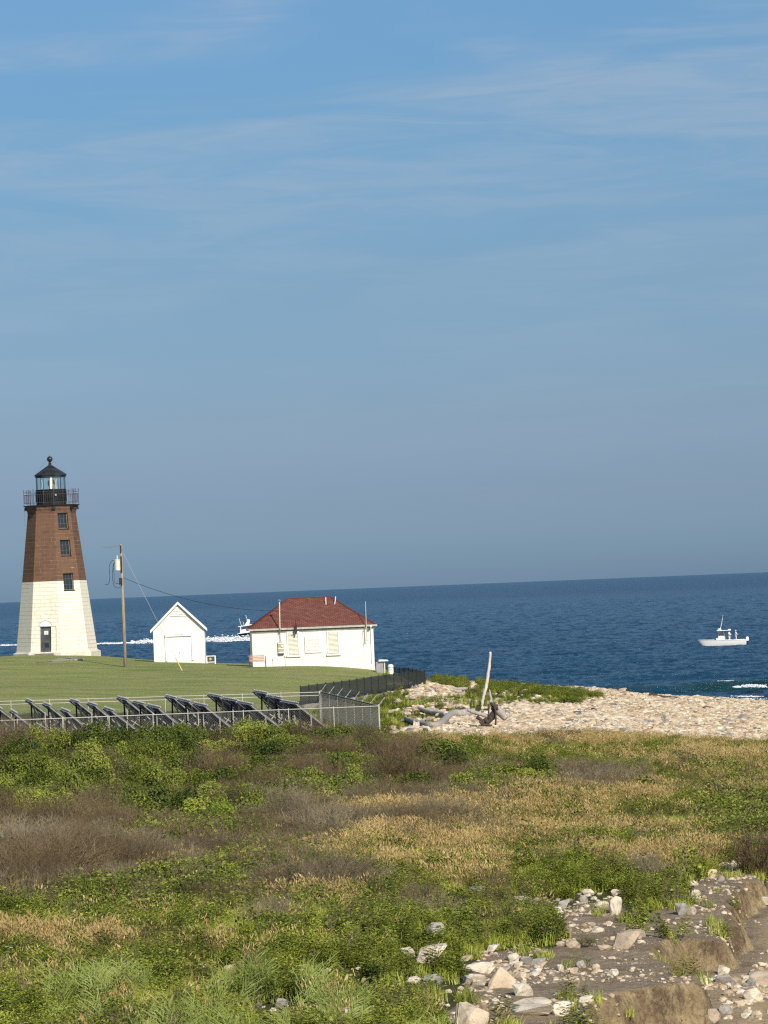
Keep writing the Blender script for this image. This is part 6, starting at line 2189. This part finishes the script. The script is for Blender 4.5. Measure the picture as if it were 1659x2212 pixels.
# coarse grass inside and behind the rack yard, green strip on the beach crest
r = np.random.default_rng(35)
n = 9000
y = r.uniform(166, 252, n); x = r.uniform(-.115, .075, n) * y
z = height(x, y); px, py = proj(x, y, z)
cobm = np.maximum(soft(px, py, Z_COB, 3) * (1 - soft(px, py, Z_GRN2, 2)), soft(px, py, Z_COB2, 3))
lawnm = soft(px, py, Z_LAWN, 2)
pathm = soft(px, py, Z_PATH, 2)
m6 = (cobm < .3) & (lawnm < .4) & (pathm < .4) & (px > 640) & (r.random(n) < .75)
gn_scatter('coastal_grass', pick(m6, x, y, z), r.uniform(.8, 1.5, m6.sum()) * np.where(((px > 872) & (px < 1115) & (py > 1528))[m6], .42, 1.0), T_GRASS + T_WEED, 'rough green plants between the black fence and the cobbles', 7)
n = 5200
y = r.uniform(246, 263, n); x = r.uniform(.012, .066, n) * y
z = height(x, y); px, py = proj(x, y, z)
m6 = ((px > 935) & (px < 1012)) | ((px > 1030) & (px < 1300) & (r.random(n) < .8))
cobm = soft(px, py, Z_COB, 3) * (1 - soft(px, py, Z_GRN2, 2))
m6 &= (cobm < .45) & (fbm(x * .8 + 5, y * .35, 3) > .38)
gn_scatter('beach_plants', pick(m6, x, y, z), r.uniform(.7, 1.2, m6.sum()), T_WEED + T_LEAF[:1], 'low green plants along the crest of the cobble beach', 8)
# reeds along the bottom (thin, leaning clumps)
r = np.random.default_rng(36)
n = 420
y = r.uniform(50, 62, n); x = r.uniform(-.112, .03, n) * y; z = height(x, y); px, py = proj(x, y, z)
rm = (fbm(x * .8 + 11, y * .6, 3) > .50) & (py > 2165 - 40 * fbm(x, y, 2)) & (px < 960) & (px > 90) & clear(x, y)
gn_scatter('reeds', pick(rm, x, y, z), r.uniform(.6, 1.05, rm.sum()), T_REED, 'grey green reeds leaning at the bottom edge of the picture', 9)
fl = np.array([(27, 2068), (52, 2062), (57, 2073), (43, 2090), (116, 2066), (125, 2081), (185, 2114), (265, 2086), (274, 2086), (107, 2050), (78, 2053), (336, 2128), (15, 2068), (200, 2022), (300, 2095), (820, 1830), (305, 1662), (530, 1642), (104, 1944), (380, 2100)])
fp_ = np.array([ground(a_, b_ + 16)[:] for a_, b_ in fl])
gn_scatter('white_flowers', fp_, np.full(len(fp_), .9), T_FLOWER, 'tiny white flower heads dotted in the lower left grass', 10)


# cobble beach and small pebbles (stuff)
def ground_stones(name, pts, sc, label, seed):
    r = np.random.default_rng(seed)
    o = gn_scatter(name, pts, sc, [RM['c'][0], RM['c'][1], RM['c'][3], RM['c'][5], RM['c'][6], RM['c'][7], RM['c'][2]], label, seed, sc * r.uniform(.45, .8, len(pts)))
    return o


r = np.random.default_rng(41)
n = 62000
y = np.sqrt(r.uniform(164 ** 2, 272 ** 2, n)); x = r.uniform(-.012, .125, n) * y
z = height(x, y); px, py = proj(x, y, z)
j = (fbm(x * .9, y * .5, 4) - .5)
cb = np.maximum(soft(px, py, Z_COB, 3, j * 22) * (1 - soft(px, py, Z_GRN2, 2)), soft(px, py, Z_COB2, 3, j * 12))
cb = np.where((y > 258) & ((px > 1090)), 1, cb)
cb = np.where((px > 840) & (y > 186) & (py > 1474), np.maximum(cb, np.where(y > 246, .6, .30) * sstep(.50, .60, fbm(x * .7 + 30, y * .3 + 3, 3))), cb)
mc = (cb > r.random(n) * .9 + .05)
sc_ = .12 + .46 * r.random(mc.sum()) ** 3
ground_stones('cobbles', pick(mc, x, y, z, .02), sc_, 'pale cream cobbles covering the beach between heath and sea', 11)
n = 60000
y = np.sqrt(r.uniform(52 ** 2, 150 ** 2, n)); x = r.uniform(.03, .125, n) * y
z = height(x, y); px, py = proj(x, y, z)
ld = polydist(x, y, LOW)
mp_ = (ld > 0.7) & (fbm(x * .6, y * .6, 3) > .42 - .35 * sstep(1.5, 4, ld))
ground_stones('pebbles', pick(mp_, x, y, z), .04 + .26 * r.random(mp_.sum()) ** 3.5, 'loose pebbles spread over the lower beach at the right', 12)
n = 36000
y = np.sqrt(r.uniform(52 ** 2, 112 ** 2, n)); x = r.uniform(.01, .125, n) * y
z = height(x, y); px, py = proj(x, y, z)
ld = polydist(x, y, LOW)
dw = soft(px, py, Z_DIRT, 8)
mg = (dw > .35) & ((ld < .0) | ((ld < .6) & (r.random(n) < .3))) & (fbm(x * .9 + 8, y * .9, 3) > .50 - .12 * sstep(80, 100, y)) & (r.random(n) < .75)
ground_stones('gravel', pick(mg, x, y, z), .022 + .13 * r.random(mg.sum()) ** 4, 'fine stone chips strewn over the brown dirt shelf', 13)


sg_ = [ground(q[1], q[2]) for q in SMALL]
ground_stones('small_stones', np.array([[q.x, q.y, q.z] for q in sg_]), np.array([q[0] * g_.y / F for q, g_ in zip(SMALL, sg_)]), 'smaller loose stones between the larger ones on the dirt shelf', 14)


# ------------------------------------------------------------------ individual bushes
def bush_mesh(seed, w_, d_, h_, n, m_, size=(.05, .10)):
    r = np.random.default_rng(seed)
    V = []; Fc = []
    k = 9
    cs = [(r.normal(0, .26) * w_, r.normal(0, .26) * d_, h_ * r.uniform(.25, .62), r.uniform(.28, .42)) for _ in range(k)] + [(0, 0, h_ * .45, .48)]
    for cx, cy, cz, rr_ in cs:
        v, f = leaves(n // len(cs), 1, 1, size, r, .55, .6)
        v = [np.array([q[0] * w_ * rr_ * 1.0 + cx, q[1] * d_ * rr_ + cy, (q[2] - .35) * h_ * rr_ * 1.25 + cz]) if False else q for q in v]
        # keep leaf size: move leaf centres only
        for i in range(0, len(v), 4):
            c = (v[i] + v[i + 2]) / 2
            nc = np.array([c[0] * w_ * rr_ + cx, c[1] * d_ * rr_ + cy, max(.03, (c[2] - .25) * h_ * rr_ * 1.3 + cz)])
            for q in range(4): v[i + q] = v[i + q] - c + nc
        b_ = len(V); V += v; Fc += [tuple(a_ + b_ for a_ in q) for q in f]
    me = bpy.data.meshes.new('foliage'); me.from_pydata([tuple(q) for q in V], [], Fc); me.materials.append(m_); me.update()
    return me


def twig_mesh(seed, n, h_, spread, m_, wd=.007, side=5, rad=.1, name='branch'):
    r = np.random.default_rng(seed)
    v, f = twigs(n, h_, spread, wd, r, side, rad)
    me = bpy.data.meshes.new(name); me.from_pydata([tuple(q) for q in v], [], f); me.materials.append(m_); me.update()
    return me


FOL = [bush_mesh(50 + i, 1.0, 1.0, 1.0, 2600, m_leafm, (.05, .10)) for i in range(3)]
FOLB = bush_mesh(60, 1, 1, 1, 2600, m_leafbright, (.05, .09))
FOLO = [bush_mesh(70 + i, 1, 1, 1, 2400, m_leafolive, (.035, .06)) for i in range(2)]
STM = [twig_mesh(80 + i, 26, .75, .5, m_twigred) for i in range(2)]
TWB = [twig_mesh(90 + i, 150, 1.0, .50, m_twig, .0075, 6, .22) for i in range(3)]
TWR = [twig_mesh(95 + i, 150, 1.0, .45, m_twigred, .0075, 6, .22) for i in range(2)]


def bush(px, py_top, py_base, wpx, kind, label, group=None, name='bush', D=None):
    if D is None:
        g_ = ground(px, py_base); D = g_.y
    else:
        gx_ = (px - CX) / F * D; g_ = Vector((gx_, D, H(gx_, D)))
    s = D / F
    h_ = (py_base - py_top) * s; w_ = wpx * s
    root = empty(name, g_, random.uniform(0, 6.28))
    def add(nm, me, sc):
        o = bpy.data.objects.new(nm, me); COL.objects.link(o); o.parent = root; o.scale = sc
    if kind in ('leaf', 'bright', 'olive'):
        me = {'leaf': random.choice(FOL), 'bright': FOLB, 'olive': random.choice(FOLO)}[kind]
        add('foliage', me, (w_ * .62, w_ * .62, h_)); add('branch', random.choice(STM), (w_ * .8, w_ * .8, h_ * 1.05))
    else:
        add('branch', random.choice(TWB if kind == 'twig' else TWR), (w_ * .95, w_ * .95, h_))
    tag(root, label, 'bush', group)
    return root


bush(478, 1716, 1800, 105, 'bright', 'bright yellow green bush standing out in the middle heath')
bush(180, 1885, 1968, 80, 'leaf', 'rounded green bush at the foot of the grey brushwood, lower left')
bush(1165, 1626, 1700, 130, 'leaf', 'dark green bush at the left end of the grey brown brush mound, right of centre')
bush(1265, 1640, 1706, 130, 'twig', 'grey brown twiggy bush sloping right of the dark green bush')
bush(1195, 1572, 1604, 100, 'twig', 'grey twiggy bush at the edge of the cobble beach')
bush(700, 1838, 1930, 190, 'twig', 'wide grey twiggy bush in the centre foreground', name='bush')
bush(640, 1860, 1940, 110, 'olive', 'dull green bush hugging the left of the wide grey twiggy bush')
bush(870, 1608, 1706, 130, 'twigred', 'tall brown upright brush in the middle of the thicket')
bush(650, 1632, 1712, 90, 'twigred', 'brown fan shaped brush left of a green vine clump')
bush(745, 1610, 1706, 95, 'leaf', 'dark leafy vine clump between two brown brush bushes')
bush(560, 1548, 1632, 150, 'leaf', 'tall green bush reaching up to the near chain link fence')
bush(240, 1556, 1628, 150, 'olive', 'dull brown green bush under the panel racks at the left')
bush(1028, 1480, 1506, 44, 'olive', 'dark rounded shrub on the beach crest left of the driftwood pole')
bush(838, 1449, 1467, 34, 'bright', 'small green bush at the base of the white pillar')
bush(1235, 1502, 1524, 90, 'leaf', 'dark green shrub patch spreading over the upper cobbles')
bush(1395, 1835, 1912, 60, 'twig', 'small bare grey shrub on the grass above the dirt slope')
bush(1640, 1790, 1892, 120, 'twigred', 'dead brown bramble overhanging the bank at the right edge')
bush(1180, 1975, 2040, 110, 'leaf', 'dark green weed clump at the edge of the dirt shelf')
bush(1265, 2015, 2046, 66, 'olive', 'low reddish green clump between the brown boulder and the outcrop')
bush(100, 1800, 1925, 230, 'twigred', 'large brown brushwood clump at the left edge')
bush(950, 1940, 1990, 90, 'twig', 'sparse grey stalks rising from the weeds above the streaked boulder')
bush(690, 1720, 1830, 120, 'twig', 'bare pale branched shrub with crooked limbs in the centre heath')
bush(985, 1755, 1800, 170, 'twig', 'low dark grey twiggy shrub above the tan grass')
bush(600, 1690, 1770, 110, 'twig', 'grey twiggy shrub right of the bright yellow green bush')
bush(330, 1700, 1790, 130, 'leaf', 'dark green bush left of the bright yellow green bush')
r = random.Random(5)
GL = {'leaf': ('green leafy shrub in the dense thicket below the fence', 'green shrubs in the dense thicket'),
      'olive': ('dull olive shrub in the dense thicket below the fence', 'olive shrubs in the dense thicket'),
      'twigred': ('brown twiggy shrub in the dense thicket below the fence', 'brown shrubs in the dense thicket')}
for D_, yt, x0_, x1_, stp in [(160, 1550, -10, 770, 30), (150, 1584, -20, 930, 38), (139, 1612, -20, 960, 42), (129, 1644, -20, 980, 48), (119, 1680, -20, 640, 56)]:
    px = x0_
    while px < x1_:
        kd = r.choice(['leaf'] * 7 + ['olive'] * 2 + ['twigred']) if px < 640 else r.choice(['leaf', 'leaf', 'leaf', 'olive', 'twigred'])
        Dd = D_ + r.uniform(-4, 4)
        gx = (px - CX) / F * Dd
        gz2 = H(gx, Dd)
        _, gy = proj(np.array([gx]), np.array([Dd]), np.array([gz2]))
        top = yt + r.uniform(-7, 20) + (10 if px > 640 and D_ > 155 else 0) - (8 if 480 < px < 600 and D_ > 155 else 0)
        bush(px, top, float(gy[0]), r.uniform(75, 125), kd, *GL[kd], name='shrub', D=Dd)
        px += stp * r.uniform(.75, 1.25)

# brushwood mound at the left, grey scrub in the centre, mound right of centre
BR = [(lambda t: (-10 + 270 * t, 1822, 98), 7, 'twigred', 'brown brushwood along the top of the mound at the left edge'),
      (lambda t: (-10 + 490 * t, 1864 + 8 * t, 95 - 38 * t), 14, 'twig', 'grey brushwood spread along the left slope of the heath'),
      (lambda t: (-10 + 310 * t, 1898, 88), 8, 'twigred', 'brown grey brushwood massed low on the mound at the left edge'),
      (lambda t: (0 + 130 * t, 1938, 95), 4, 'twigred', 'brown brushwood clump above the lower left grass'),
      (lambda t: (315 + 180 * t, 1916, 60), 6, 'leaf', 'dark leafy shrub under the lower end of the brushwood slope'),
      (lambda t: (540 + 450 * t, 1802 - 10 * t, 66), 9, 'twig', 'low grey shrub in the band of grey scrub in the centre'),
      (lambda t: (470 + 300 * t, 1768, 55), 7, 'olive', 'low dull green shrub in the band of grey scrub in the centre'),
      (lambda t: (200 + 270 * t, 1800 - 8 * t, 76), 8, 'leaf', 'dark leafy shrub bordering the brushwood slope in the centre left'),
      (lambda t: (600 + 190 * t, 1934, 72), 5, 'twig', 'grey shrub crowding the wide twiggy bush in the foreground'),
      (lambda t: (1215 + 120 * t, 1706, 56 - 18 * t), 5, 'twig', 'grey brown shrub on the low mound right of centre'),
      (lambda t: (1085 + 90 * t, 1702, 62), 3, 'leaf', 'green shrub on the low mound right of centre'),
      (lambda t: (150 + 160 * t, 1962, 55), 4, 'leaf', 'green leafy shrub below the grey brushwood slope')]
for fn_, n_b, kd, lab in BR:
    for i in range(n_b):
        px, pyb, hh = fn_((i + .5) / n_b)
        px += r.uniform(-10, 10); pyb += r.uniform(-8, 8); hh *= r.uniform(.8, 1.15)
        bush(px, pyb - hh, pyb, r.uniform(85, 135), kd, lab, lab.split(' the ')[0] + ' group', name='shrub')
